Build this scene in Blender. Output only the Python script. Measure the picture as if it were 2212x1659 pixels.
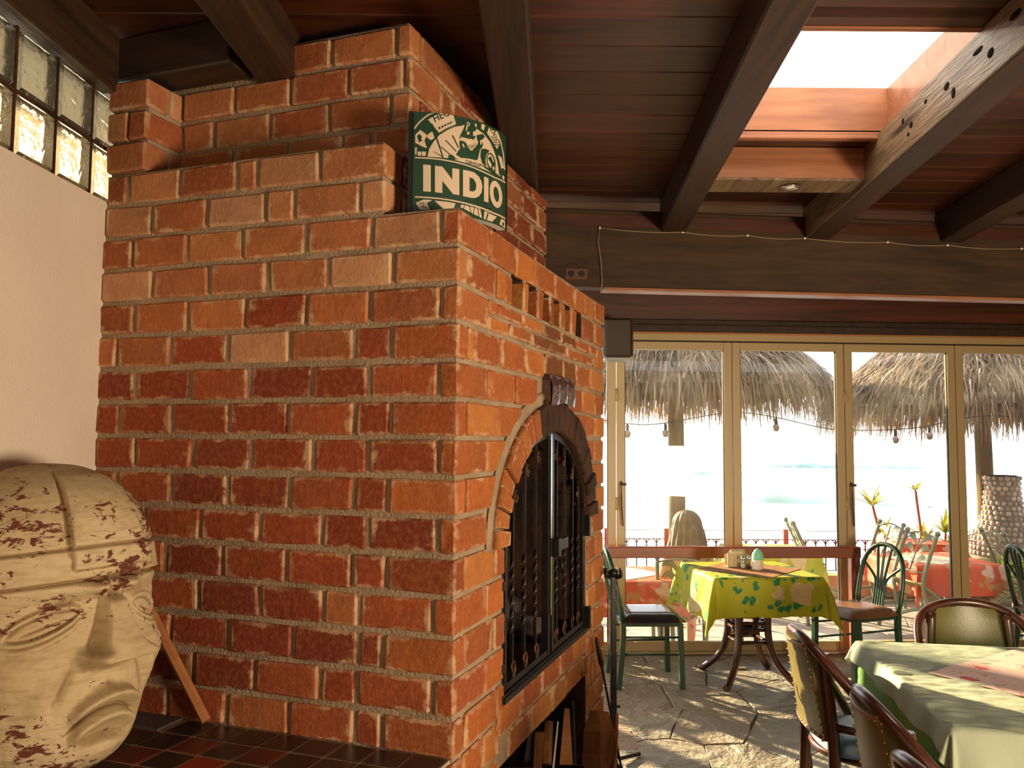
import bpy, bmesh, math, random
from mathutils import Vector, Matrix, Euler, noise
from mathutils.geometry import tessellate_polygon
S = bpy.context.scene
for o in list(bpy.data.objects): bpy.data.objects.remove(o, do_unlink=True)
COL = S.collection
PI = math.pi
R = math.radians
rnd = random.Random(7)

# ------------------------------------------------------------------ camera
cam = bpy.data.cameras.new('camera'); camo = bpy.data.objects.new('camera', cam); COL.objects.link(camo)
cam.sensor_fit = 'HORIZONTAL'; cam.sensor_width = 36.0; cam.lens = 1753.0 / 2212.0 * 36.0
cam.clip_start = 0.05; cam.clip_end = 6000
camo.matrix_world = Matrix.Translation((0, 0, 1.65)) @ Euler((R(90 + 3.85), 0, 0)).to_matrix().to_4x4() @ Matrix.Rotation(R(0.41), 4, 'Z')
S.camera = camo
# ------------------------------------------------------------------ light
SUN_AZ, SUN_EL = -38.0, 19.0
w = bpy.data.worlds.new('sky'); S.world = w; w.use_nodes = True
nt = w.node_tree; nt.nodes.clear()
bg = nt.nodes.new('ShaderNodeBackground'); wo = nt.nodes.new('ShaderNodeOutputWorld')
bg.inputs['Color'].default_value = (0.90, 0.95, 1.0, 1); bg.inputs['Strength'].default_value = 3.2
nt.links.new(bg.outputs[0], wo.inputs[0])
def lamp(name, kind, loc, energy, color, target=None, size=None, sizey=None, angle=None):
    l = bpy.data.lights.new(name, kind); l.energy = energy; l.color = color
    if size is not None:
        l.shape = 'RECTANGLE' if sizey else 'SQUARE'; l.size = size
        if sizey: l.size_y = sizey
    if angle is not None: l.angle = angle
    o = bpy.data.objects.new(name, l); COL.objects.link(o); o.location = loc
    if target is not None:
        o.rotation_euler = (Vector(target) - Vector(loc)).to_track_quat('-Z', 'Y').to_euler()
    return o
sd = Vector((math.sin(R(SUN_AZ)) * math.cos(R(SUN_EL)), math.cos(R(SUN_AZ)) * math.cos(R(SUN_EL)), math.sin(R(SUN_EL))))
lamp('sun', 'SUN', sd * 50, 24.0, (1.0, 0.80, 0.50), target=(0, 0, 0), angle=R(0.6))
# added warm fill for sunlight bounced off floor and tables, behind right of camera
lamp('bounce_fill', 'AREA', (3.1, -0.3, 1.15), 230, (1.0, 0.80, 0.55), target=(-.4, 3.0, 1.6), size=1.0, sizey=.8)
vs = S.view_settings
vs.view_transform = 'Standard'; vs.look = 'None'; vs.gamma = 1.0; vs.exposure = 0.0
try: vs.use_curve_mapping = False
except Exception: pass
S.cycles.max_bounces = 10; S.cycles.diffuse_bounces = 5; S.cycles.glossy_bounces = 4
S.cycles.transmission_bounces = 8; S.cycles.transparent_max_bounces = 16
S.cycles.sample_clamp_indirect = 8.0
S.cycles.caustics_reflective = False; S.cycles.caustics_refractive = False

# ------------------------------------------------------------------ materials
class NT:
    def __init__(s, name):
        s.m = bpy.data.materials.new(name); s.m.use_nodes = True
        s.t = s.m.node_tree; s.t.nodes.clear()
        s.out = s.n('ShaderNodeOutputMaterial')
    def n(s, typ, **kw):
        x = s.t.nodes.new(typ)
        for k, v in kw.items():
            if k.startswith('_'): setattr(x, k[1:], v)
            else: x.inputs[k.replace('__', ' ')].default_value = v
        return x
    def l(s, a, b): s.t.links.new(a, b)
    def coord(s, which='Object', scale=(1, 1, 1), rot=(0, 0, 0)):
        c = s.n('ShaderNodeTexCoord'); mp = s.n('ShaderNodeMapping')
        mp.inputs['Scale'].default_value = scale; mp.inputs['Rotation'].default_value = rot
        s.l(c.outputs[which], mp.inputs[0]); return mp.outputs[0]
    def world(s, scale=(1, 1, 1)):
        c = s.n('ShaderNodeNewGeometry'); mp = s.n('ShaderNodeMapping')
        mp.inputs['Scale'].default_value = scale
        s.l(c.outputs['Position'], mp.inputs[0]); return mp.outputs[0]
    def noise(s, vec, scale, detail=4, rough=.55, dist=0):
        x = s.n('ShaderNodeTexNoise'); x.inputs['Scale'].default_value = scale
        x.inputs['Detail'].default_value = detail; x.inputs['Roughness'].default_value = rough
        x.inputs['Distortion'].default_value = dist
        s.l(vec, x.inputs['Vector']); return x.outputs['Fac']
    def ramp(s, fac, pts):
        x = s.n('ShaderNodeValToRGB'); e = x.color_ramp.elements
        while len(e) < len(pts): e.new(.5)
        for i, (p, c) in enumerate(pts):
            e[i].position = p
            e[i].color = (c, c, c, 1) if isinstance(c, (int, float)) else (*c, 1)
        s.l(fac, x.inputs[0]); return x.outputs[0]
    def mix(s, fac, a, b, mode='MIX'):
        x = s.n('ShaderNodeMix'); x.data_type = 'RGBA'; x.blend_type = mode
        for val, i in ((fac, 0), (a, 6), (b, 7)):
            if hasattr(val, 'links'): s.l(val, x.inputs[i])
            else: x.inputs[i].default_value = val if i == 0 else (*val, 1)
        return x.outputs[2]
    def math(s, op, a, b=0.0):
        x = s.n('ShaderNodeMath'); x.operation = op
        for val, i in ((a, 0), (b, 1)):
            if hasattr(val, 'links'): s.l(val, x.inputs[i])
            else: x.inputs[i].default_value = val
        return x.outputs[0]
    def bump(s, h, strength=.3, dist=.01):
        x = s.n('ShaderNodeBump'); x.inputs['Strength'].default_value = strength; x.inputs['Distance'].default_value = dist
        s.l(h, x.inputs['Height']); return x.outputs[0]
    def prin(s, col, rough=.6, normal=None, spec=.5, metal=0, **kw):
        p = s.n('ShaderNodeBsdfPrincipled')
        for val, k in ((col, 'Base Color'), (rough, 'Roughness')):
            if hasattr(val, 'links'): s.l(val, p.inputs[k])
            else: p.inputs[k].default_value = (*val, 1) if k == 'Base Color' else val
        p.inputs['Specular IOR Level'].default_value = spec; p.inputs['Metallic'].default_value = metal
        for k, v in kw.items(): p.inputs[k.replace('__', ' ')].default_value = v
        if normal is not None: s.l(normal, p.inputs['Normal'])
        s.l(p.outputs[0], s.out.inputs[0]); return p
    def trans(s, p, fac, col):
        # thin cloth or leaf: some light comes through
        t = s.n('ShaderNodeBsdfTranslucent')
        if hasattr(col, 'links'): s.l(col, t.inputs[0])
        else: t.inputs[0].default_value = (*col, 1)
        m = s.n('ShaderNodeMixShader'); m.inputs[0].default_value = fac
        s.l(p.outputs[0], m.inputs[1]); s.l(t.outputs[0], m.inputs[2]); s.l(m.outputs[0], s.out.inputs[0])

def simple(name, col, rough=.5, c2=None, ns=6.0, bump=0.0, bs=60.0, spec=.5, metal=0.0, lo=.4, hi=.65, tl=0.0, stretch=(1, 1, 1), rand=0.0, **kw):
    k = NT(name); v = k.coord('Object', stretch)
    c = col
    if c2 is not None:
        f = k.ramp(k.noise(v, ns), [(lo, 0.0), (hi, 1.0)])
        c = k.mix(f, col, c2)
    if rand:
        oi = k.n('ShaderNodeObjectInfo'); h = k.n('ShaderNodeHueSaturation')
        k.l(k.math('ADD', k.math('MULTIPLY', oi.outputs['Random'], rand), 1 - rand / 2), h.inputs['Value'])
        if hasattr(c, 'links'): k.l(c, h.inputs['Color'])
        else: h.inputs['Color'].default_value = (*c, 1)
        c = h.outputs[0]
    nb = k.bump(k.noise(v, bs, 3), bump, .01) if bump else None
    p = k.prin(c, rough, nb, spec, metal, **kw)
    if tl: k.trans(p, tl, c)
    return k.m

def wood(name, dark, light, rough=.4, axis=0, scale=1.0, spec=.5, knots=False, bump=.15, rand=.5):
    k = NT(name); st = [9.0, 9.0, 9.0]; st[axis] = .9
    v = k.coord('Object', tuple(q * scale for q in st))
    oi = k.n('ShaderNodeObjectInfo'); va = k.n('ShaderNodeVectorMath'); va.operation = 'ADD'
    cx = k.n('ShaderNodeCombineXYZ'); k.l(k.math('MULTIPLY', oi.outputs['Random'], 37.0), cx.inputs[0]); k.l(k.math('MULTIPLY', oi.outputs['Random'], 91.0), cx.inputs[2])
    k.l(v, va.inputs[0]); k.l(cx.outputs[0], va.inputs[1]); v = va.outputs[0]
    a = k.noise(v, 1.2, 6, .6, 1.2); b = k.noise(v, 7.0, 3, .6)
    f = k.ramp(k.math('ADD', k.math('MULTIPLY', a, .75), k.math('MULTIPLY', b, .25)), [(.34, 0.0), (.66, 1.0)])
    c = k.mix(f, dark, light)
    if knots:
        vo = k.n('ShaderNodeTexVoronoi'); vo.inputs['Scale'].default_value = .55; k.l(v, vo.inputs['Vector'])
        c = k.mix(k.ramp(vo.outputs['Distance'], [(.05, 1.0), (.16, 0.0)]), c, tuple(q * .25 for q in dark))
    h = k.n('ShaderNodeHueSaturation'); k.l(c, h.inputs['Color'])
    k.l(k.math('ADD', k.math('MULTIPLY', oi.outputs['Random'], rand), 1 - rand / 2), h.inputs['Value'])
    k.prin(h.outputs[0], rough, k.bump(b, bump, .006), spec)
    return k.m

def brick_mat():
    k = NT('brick'); oi = k.n('ShaderNodeObjectInfo')
    v = k.coord('Object'); base = oi.outputs['Color']
    big = k.noise(v, 9, 5, .6, .6); fine = k.noise(v, 55, 4, .65)
    c = k.mix(k.ramp(big, [(.35, 0.0), (.68, .6)]), base, k.mix(.5, base, (.09, .03, .016)))
    c = k.mix(k.ramp(fine, [(.45, 0.0), (.75, .35)]), c, k.mix(.5, base, (.62, .36, .16)))
    # lime bloom towards the edges of the brick faces
    uv = k.n('ShaderNodeUVMap'); sx = k.n('ShaderNodeSeparateXYZ'); k.l(uv.outputs[0], sx.inputs[0])
    ex = k.math('ABSOLUTE', k.math('SUBTRACT', sx.outputs[0], .5)); ey = k.math('ABSOLUTE', k.math('SUBTRACT', sx.outputs[1], .5))
    e = k.math('MAXIMUM', ex, k.math('SUBTRACT', ey, .02))
    e = k.math('ADD', e, k.math('MULTIPLY', k.math('SUBTRACT', k.noise(v, 14, 4, .7), .5), .62))
    m = k.ramp(e, [(.44, 0.0), (.53, .80)])
    m2 = k.math('MULTIPLY', m, k.ramp(k.noise(v, 4.2, 2), [(.36, 0.15), (.56, 1.0)]))
    c = k.mix(m2, c, (.56, .37, .21))
    k.prin(c, .82, k.bump(k.math('ADD', fine, k.math('MULTIPLY', k.noise(v, 18, 3), 1.2)), .55, .006), .25)
    return k.m

M = {}
M['brick'] = brick_mat()
M['mortar'] = simple('mortar', (.36, .265, .175), .95, (.27, .195, .125), 7, .6, 90, .1)
M['soot'] = simple('soot_brick', (.030, .018, .012), .9, (.085, .035, .018), 6, .5, 60, .1)
M['arch'] = simple('arch_brick_soot', (.040, .021, .013), .85, (.075, .034, .018), 8, .5, 60, .15)
M['plaster'] = simple('plaster', (.72, .61, .50), .9, (.68, .57, .46), 2.5, .25, 120, .15)
M['plank'] = wood('ceiling_plank', (.016, .0045, .0018), (.105, .025, .007), .42, 0, .5, .5, True, .1, .7)
M['beam'] = wood('dark_beam', (.016, .008, .004), (.058, .026, .012), .6, 1, .6, .4, False, .4, .4)
M['oldbeam'] = wood('weathered_beam', (.05, .026, .013), (.26, .17, .085), .5, 1, 1.2, .5, True, .8, .2)
M['header'] = wood('header_beam', (.018, .009, .0035), (.075, .036, .012), .75, 0, .5, .4, False, .35, .3)
M['shaft'] = wood('skylight_wood', (.22, .075, .032), (.42, .17, .075), .45, 0, .6, .4, False, .1, .2)
M['alu'] = simple('cream_aluminium', (.44, .31, .14), .42, None, spec=.5)
M['black_seal'] = simple('black_seal', (.012, .010, .008), .6)
M['railwood'] = wood('painted_rail', (.17, .035, .012), (.25, .06, .02), .4, 0, .5, .5, False, .05, .1)
M['iron'] = simple('black_iron', (.009, .008, .007), .45, (.026, .014, .009), 14, .1, 80, .5, .4)
M['rust'] = simple('rusty_iron', (.045, .018, .010), .55, (.16, .055, .025), 20, .4, 80, .4, .3)
M['green_metal'] = simple('green_enamel', (.012, .055, .024), .3, (.02, .045, .02), 10, spec=.6)
M['navy'] = simple('navy_vinyl', (.022, .018, .026), .16, None, bump=.05, bs=150, spec=.6)
M['brown_vinyl'] = simple('brown_vinyl', (.20, .085, .035), .36, None, bump=.08, bs=160, spec=.5)
M['olive'] = simple('olive_vinyl', (.115, .092, .022), .36, (.17, .132, .034), 3, .1, 140, .5)
M['teal_vinyl'] = simple('teal_vinyl', (.045, .10, .10), .36, None, bump=.08, bs=140)
M['cane'] = wood('stained_cane', (.028, .008, .005), (.10, .030, .014), .25, 2, .4, .6, False, .05, .2)
M['brass'] = simple('brass_nail', (.55, .36, .12), .3, metal=1.0)
M['glaze'] = simple('glazed_tile', (.055, .028, .022), .10, (.11, .055, .045), 25, .35, 45, .7)
M['stick'] = wood('stick_wood', (.36, .12, .035), (.52, .20, .06), .6, 0, .6)
M['log'] = wood('firewood', (.12, .035, .012), (.40, .16, .05), .8, 2, .5, .2, False, .4, .8)
M['char'] = simple('charred_log', (.05, .04, .042), .9, (.13, .08, .06), 9, .5, 40)
M['white'] = simple('white_paint', (.78, .76, .70), .5)
M['signgreen'] = simple('sign_green', (.018, .050, .024), .35)
M['signcream'] = simple('sign_cream', (.62, .47, .33), .4)
M['black'] = simple('black_plastic', (.006, .006, .007), .45)
M['pale_grout'] = simple('pale_grout', (.42, .30, .19), .9)
M['hole'] = simple('dark_hole', (.010, .006, .004), .95, spec=.1)
M['darkbox'] = simple('dark_box', (.040, .026, .014), .6)
M['brownplate'] = simple('brown_plate', (.13, .045, .018), .45)
M['wire'] = simple('pale_wire', (.40, .28, .16), .5)
M['grey'] = simple('grey_plastic', (.35, .34, .31), .5)
M['runner'] = simple('tan_runner', (.34, .17, .07), .8, (.28, .13, .05), 18, .4, 220, .2)
M['skin'] = simple('skin', (.62, .30, .17), .5, Subsurface__Weight=.0)
M['hair'] = simple('hair', (.07, .036, .008), .5, (.15, .080, .018), 7, .5, 30, .4, stretch=(9, 9, .8), tl=.12)
M['top'] = simple('yellow_top', (.60, .50, .06), .8, (.30, .38, .05), 9)
M['skirt'] = simple('green_floral_skirt', (.10, .16, .05), .8, (.62, .30, .07), 9)
M['patio'] = simple('patio_stone', (.42, .36, .30), .8, (.30, .24, .19), 1.6, .4, 20)
M['orange_wall'] = simple('orange_wall', (.62, .26, .10), .85, (.55, .21, .08), 2, .2, 60)
M['red_iron'] = simple('red_iron', (.42, .045, .025), .5, spec=.4)
M['wroughtred'] = simple('dark_red_iron', (.15, .035, .03), .5)
M['post'] = wood('palapa_post', (.085, .050, .014), (.16, .10, .030), .75, 2, .5, .2, False, .5, .2)
M['sage'] = simple('sage_iron', (.15, .17, .10), .5, (.21, .20, .10), 5)
M['slat'] = wood('chair_slat', (.17, .13, .05), (.32, .25, .10), .6, 0, 1.0, .3)
M['leaf'] = simple('leaf', (.10, .20, .03), .45, (.30, .33, .05), 6, tl=.35, rand=.5)
M['leaf2'] = simple('yellow_leaf', (.33, .34, .035), .45, (.52, .45, .05), 6, tl=.4, rand=.4)
M['redstem'] = simple('red_stem', (.42, .10, .06), .6, (.30, .09, .05), 8)
M['pot'] = simple('terracotta_pot', (.45, .10, .05), .7)
M['pebble'] = simple('pebble', (.34, .27, .23), .6, (.50, .38, .32), 5, rand=.9)
M['wet_cement'] = simple('dark_cement', (.055, .045, .038), .7, (.08, .06, .05), 9, .3, 50)
M['cement'] = simple('cement', (.26, .21, .17), .95, (.20, .16, .13), 8, .5, 60)
M['candle'] = simple('mint_wax', (.22, .62, .42), .4, (.80, .85, .78), 12, tl=.2)
M['jar'] = simple('white_jar', (.78, .70, .58), .35)
M['napkin'] = simple('napkin_holder', (.50, .40, .22), .5, (.58, .46, .26), 8)
M['salt'] = simple('salt', (.80, .74, .62), .6)
M['pepper'] = simple('pepper', (.10, .045, .02), .7)
M['steel'] = simple('steel', (.55, .55, .58), .22, metal=1.0)
M['bulb'] = simple('smoky_bulb', (.22, .16, .12), .2)

def cloth(name, base, fl, lf, sc=5.0, tl=.25, rough=.6, spec=.4):
    k = NT(name); uv = k.n('ShaderNodeUVMap').outputs[0]
    mp = k.n('ShaderNodeMapping'); mp.inputs['Scale'].default_value = (sc, sc, sc); k.l(uv, mp.inputs[0]); v = mp.outputs[0]
    nz = k.n('ShaderNodeTexNoise'); nz.inputs['Scale'].default_value = 2.6; nz.inputs['Detail'].default_value = 3; k.l(v, nz.inputs['Vector'])
    sub = k.n('ShaderNodeVectorMath'); sub.operation = 'SUBTRACT'; k.l(nz.outputs['Color'], sub.inputs[0]); sub.inputs[1].default_value = (.5, .5, .5)
    scl = k.n('ShaderNodeVectorMath'); scl.operation = 'SCALE'; scl.inputs['Scale'].default_value = .55; k.l(sub.outputs[0], scl.inputs[0])
    ad = k.n('ShaderNodeVectorMath'); ad.operation = 'ADD'; k.l(v, ad.inputs[0]); k.l(scl.outputs[0], ad.inputs[1])
    vo = k.n('ShaderNodeTexVoronoi'); vo.inputs['Scale'].default_value = 1.0; vo.inputs['Randomness'].default_value = .75; k.l(ad.outputs[0], vo.inputs['Vector'])
    d = vo.outputs['Distance']
    v2 = k.n('ShaderNodeTexVoronoi'); v2.inputs['Scale'].default_value = 3.6; k.l(ad.outputs[0], v2.inputs['Vector'])
    ring = k.math('MULTIPLY', k.ramp(d, [(.30, 0.0), (.33, 1.0)]), k.ramp(d, [(.56, 1.0), (.60, 0.0)]))
    sc2 = k.n('ShaderNodeSeparateColor'); k.l(v2.outputs['Color'], sc2.inputs[0])
    lm = k.math('MULTIPLY', k.math('MULTIPLY', ring, k.ramp(v2.outputs['Distance'], [(.40, 1.0), (.46, 0.0)])), k.ramp(sc2.outputs[0], [(.30, 0.0), (.35, 1.0)]))
    c = k.mix(k.ramp(k.noise(v, 1.3, 3), [(.4, 0.0), (.7, .4)]), base, tuple(q * .8 for q in base))
    c = k.mix(lm, c, lf)
    c = k.mix(k.ramp(d, [(.29, 1.0), (.33, 0.0)]), c, k.mix(k.ramp(k.noise(v, 9, 3), [(.4, 0.0), (.6, .5)]), fl, tuple(q * .8 for q in fl)))
    p = k.prin(c, rough, k.bump(k.noise(v, 3, 3), .15, .01), spec)
    k.trans(p, tl, c); return k.m
M['cloth_yellow'] = cloth('yellow_floral_cloth', (.43, .43, .008), (.68, .50, .26), (.02, .20, .07), 5.0, .15)
M['cloth_pale'] = simple('pale_green_cloth', (.40, .43, .30), .7, (.35, .39, .27), 3, .25, 30, .3, tl=.12)
M['cloth_green'] = simple('green_under_cloth', (.20, .36, .05), .7, (.13, .29, .06), 5, tl=.3)
M['cloth_red'] = cloth('red_floral_cloth', (.72, .13, .05), (.85, .62, .48), (.55, .30, .10), 4.0, .25)
M['cloth_pink'] = cloth('pink_floral_cloth', (.72, .50, .40), (.62, .10, .09), (.68, .28, .22), 7.0, .1)
M['cloth_cream'] = simple('cream_cloth', (.80, .72, .55), .7, (.70, .60, .40), 4, tl=.2)

def glass_mat():
    k = NT('window_glass')
    t = k.n('ShaderNodeBsdfTransparent', Color=(.97, .98, .97, 1)); g = k.n('ShaderNodeBsdfGlossy', Roughness=.02)
    fr = k.n('ShaderNodeFresnel', IOR=1.3); m = k.n('ShaderNodeMixShader')
    k.l(fr.outputs[0], m.inputs[0]); k.l(t.outputs[0], m.inputs[1]); k.l(g.outputs[0], m.inputs[2])
    # salt haze and smears on the pane
    v = k.coord('Object'); hz = k.ramp(k.noise(v, 2.2, 5, .6, .8), [(.35, .002), (.75, .022)])
    tr = k.n('ShaderNodeBsdfTranslucent', Color=(.9, .86, .75, 1)); m2 = k.n('ShaderNodeMixShader')
    k.l(hz, m2.inputs[0]); k.l(m.outputs[0], m2.inputs[1]); k.l(tr.outputs[0], m2.inputs[2]); k.l(m2.outputs[0], k.out.inputs[0])
    return k.m
M['glass'] = glass_mat()
def gblock_mat():
    k = NT('glass_block'); v = k.coord('Object', (1, 1, 1))
    wv = k.noise(v, 9.0, 2, .5, 2.5)
    nb = k.bump(wv, .45, .02)
    g = k.n('ShaderNodeBsdfRefraction', Roughness=.08, IOR=1.25, Color=(.96, .88, .68, 1)); k.l(nb, g.inputs['Normal'])
    tr = k.n('ShaderNodeBsdfTranslucent', Color=(.85, .72, .50, 1)); k.l(nb, tr.inputs['Normal'])
    gl = k.n('ShaderNodeBsdfGlossy', Roughness=.1); k.l(nb, gl.inputs['Normal'])
    m = k.n('ShaderNodeMixShader'); m.inputs[0].default_value = .25; k.l(g.outputs[0], m.inputs[1]); k.l(tr.outputs[0], m.inputs[2])
    m2 = k.n('ShaderNodeMixShader'); m2.inputs[0].default_value = .08; k.l(m.outputs[0], m2.inputs[1]); k.l(gl.outputs[0], m2.inputs[2])
    k.l(m2.outputs[0], k.out.inputs[0]); return k.m
M['gblock'] = gblock_mat()
def acrylic():
    k = NT('skylight_acrylic'); t = k.n('ShaderNodeBsdfTransparent'); tr = k.n('ShaderNodeBsdfTranslucent', Color=(.95, .95, .95, 1))
    m = k.n('ShaderNodeMixShader'); m.inputs[0].default_value = .85; k.l(t.outputs[0], m.inputs[1]); k.l(tr.outputs[0], m.inputs[2]); k.l(m.outputs[0], k.out.inputs[0]); return k.m
M['acrylic'] = acrylic()
def shaker_glass():
    k = NT('shaker_glass'); t = k.n('ShaderNodeBsdfTransparent', Color=(.95, .95, .93, 1)); g = k.n('ShaderNodeBsdfGlossy', Roughness=.05)
    m = k.n('ShaderNodeMixShader'); m.inputs[0].default_value = .15; k.l(t.outputs[0], m.inputs[1]); k.l(g.outputs[0], m.inputs[2]); k.l(m.outputs[0], k.out.inputs[0]); return k.m
M['shaker'] = shaker_glass()
def stone_mat():
    k = NT('flagstone'); v = k.world((1, 1, 1)); oi = k.n('ShaderNodeObjectInfo')
    a = k.noise(v, 2.3, 6, .62, 1.6); b = k.noise(v, 14, 5, .6, .5)
    c = k.mix(k.ramp(a, [(.36, 0.0), (.64, 1.0)]), (.205, .155, .095), (.31, .265, .185))
    c = k.mix(k.ramp(b, [(.5, 0.0), (.72, .6)]), c, (.17, .13, .085))
    c = k.mix(k.math('MULTIPLY', oi.outputs['Random'], .35), c, (.24, .24, .19))
    k.prin(c, .5, k.bump(k.math('ADD', k.math('MULTIPLY', a, 3.0), b), .7, .03), .45); return k.m
M['stone'] = stone_mat()
M['grout'] = simple('grout', (.24, .185, .125), .9, (.18, .135, .09), 9, .4, 60)
M['ptile'] = simple('paver_tile', (.27, .195, .125), .7, (.22, .15, .10), 6, rand=.4)
M['tile'] = simple('dark_tile', (.020, .018, .016), .32, (.035, .026, .02), 8, .08, 40, .5, rand=.6)
M['brightred'] = simple('bright_red_tile', (.33, .035, .012), .35, (.22, .028, .012), 8, .08, 40, .5)
M['redtile'] = simple('red_tile', (.13, .022, .012), .35, (.05, .016, .01), 8, .08, 40, .5, rand=.6)
def head_mat():
    k = NT('weathered_cream_paint'); v = k.coord('Object')
    st = k.coord('Object', (1, 1, 2.0))
    a = k.noise(st, 24, 7, .70, .6); pat = k.noise(v, 4.6, 4)
    chips = k.ramp(k.math('ADD', a, k.math('MULTIPLY', k.math('SUBTRACT', pat, .5), .75)), [(.598, 0.0), (.617, 1.0)])
    c = k.mix(k.ramp(k.noise(v, 4, 4), [(.35, 0.0), (.7, 1.0)]), (.47, .35, .19), (.58, .45, .27))
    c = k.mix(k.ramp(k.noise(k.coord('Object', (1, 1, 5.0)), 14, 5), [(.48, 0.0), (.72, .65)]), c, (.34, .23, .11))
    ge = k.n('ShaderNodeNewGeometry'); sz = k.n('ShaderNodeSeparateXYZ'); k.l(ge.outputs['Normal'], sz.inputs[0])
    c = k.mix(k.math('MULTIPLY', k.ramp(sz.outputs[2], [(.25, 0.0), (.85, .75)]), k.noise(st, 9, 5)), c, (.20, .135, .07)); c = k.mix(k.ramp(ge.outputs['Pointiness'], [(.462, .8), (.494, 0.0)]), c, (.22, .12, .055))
    c = k.mix(chips, c, (.13, .036, .022))
    k.prin(c, .8, k.bump(k.math('SUBTRACT', k.noise(st, 26, 4), chips), .5, .006), .2); return k.m
M['headpaint'] = head_mat()
def thatch_mat():
    k = NT('palm_thatch'); v = k.coord('Object', (6, 6, 1.2)); at = k.n('ShaderNodeAttribute'); at.attribute_name = 'tone'
    c = k.ramp(at.outputs['Fac'], [(0.0, (.03, .02, .014)), (.35, (.10, .064, .038)), (.7, (.20, .135, .08)), (1.0, (.34, .27, .20))])
    p = k.prin(c, .75, None, .3); k.trans(p, .14, (.50, .25, .05)); return k.m
M['thatch'] = thatch_mat()
def sea_mat():
    k = NT('sea_water'); v = k.world((.006, .05, 1))
    f = k.ramp(k.noise(v, 3.0, 5, .6, .6), [(.46, 0.0), (.60, 1.0)])
    c = k.mix(f, (.30, .50, .56), (.88, .90, .90))
    k.prin(c, .25, k.bump(k.noise(k.world((.15, .8, 1)), 1.0, 4), .5, .4), .5); return k.m
M['sea'] = sea_mat()
M['wave'] = simple('wave_face', (.08, .16, .14), .3, (.22, .33, .33), .4)
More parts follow.
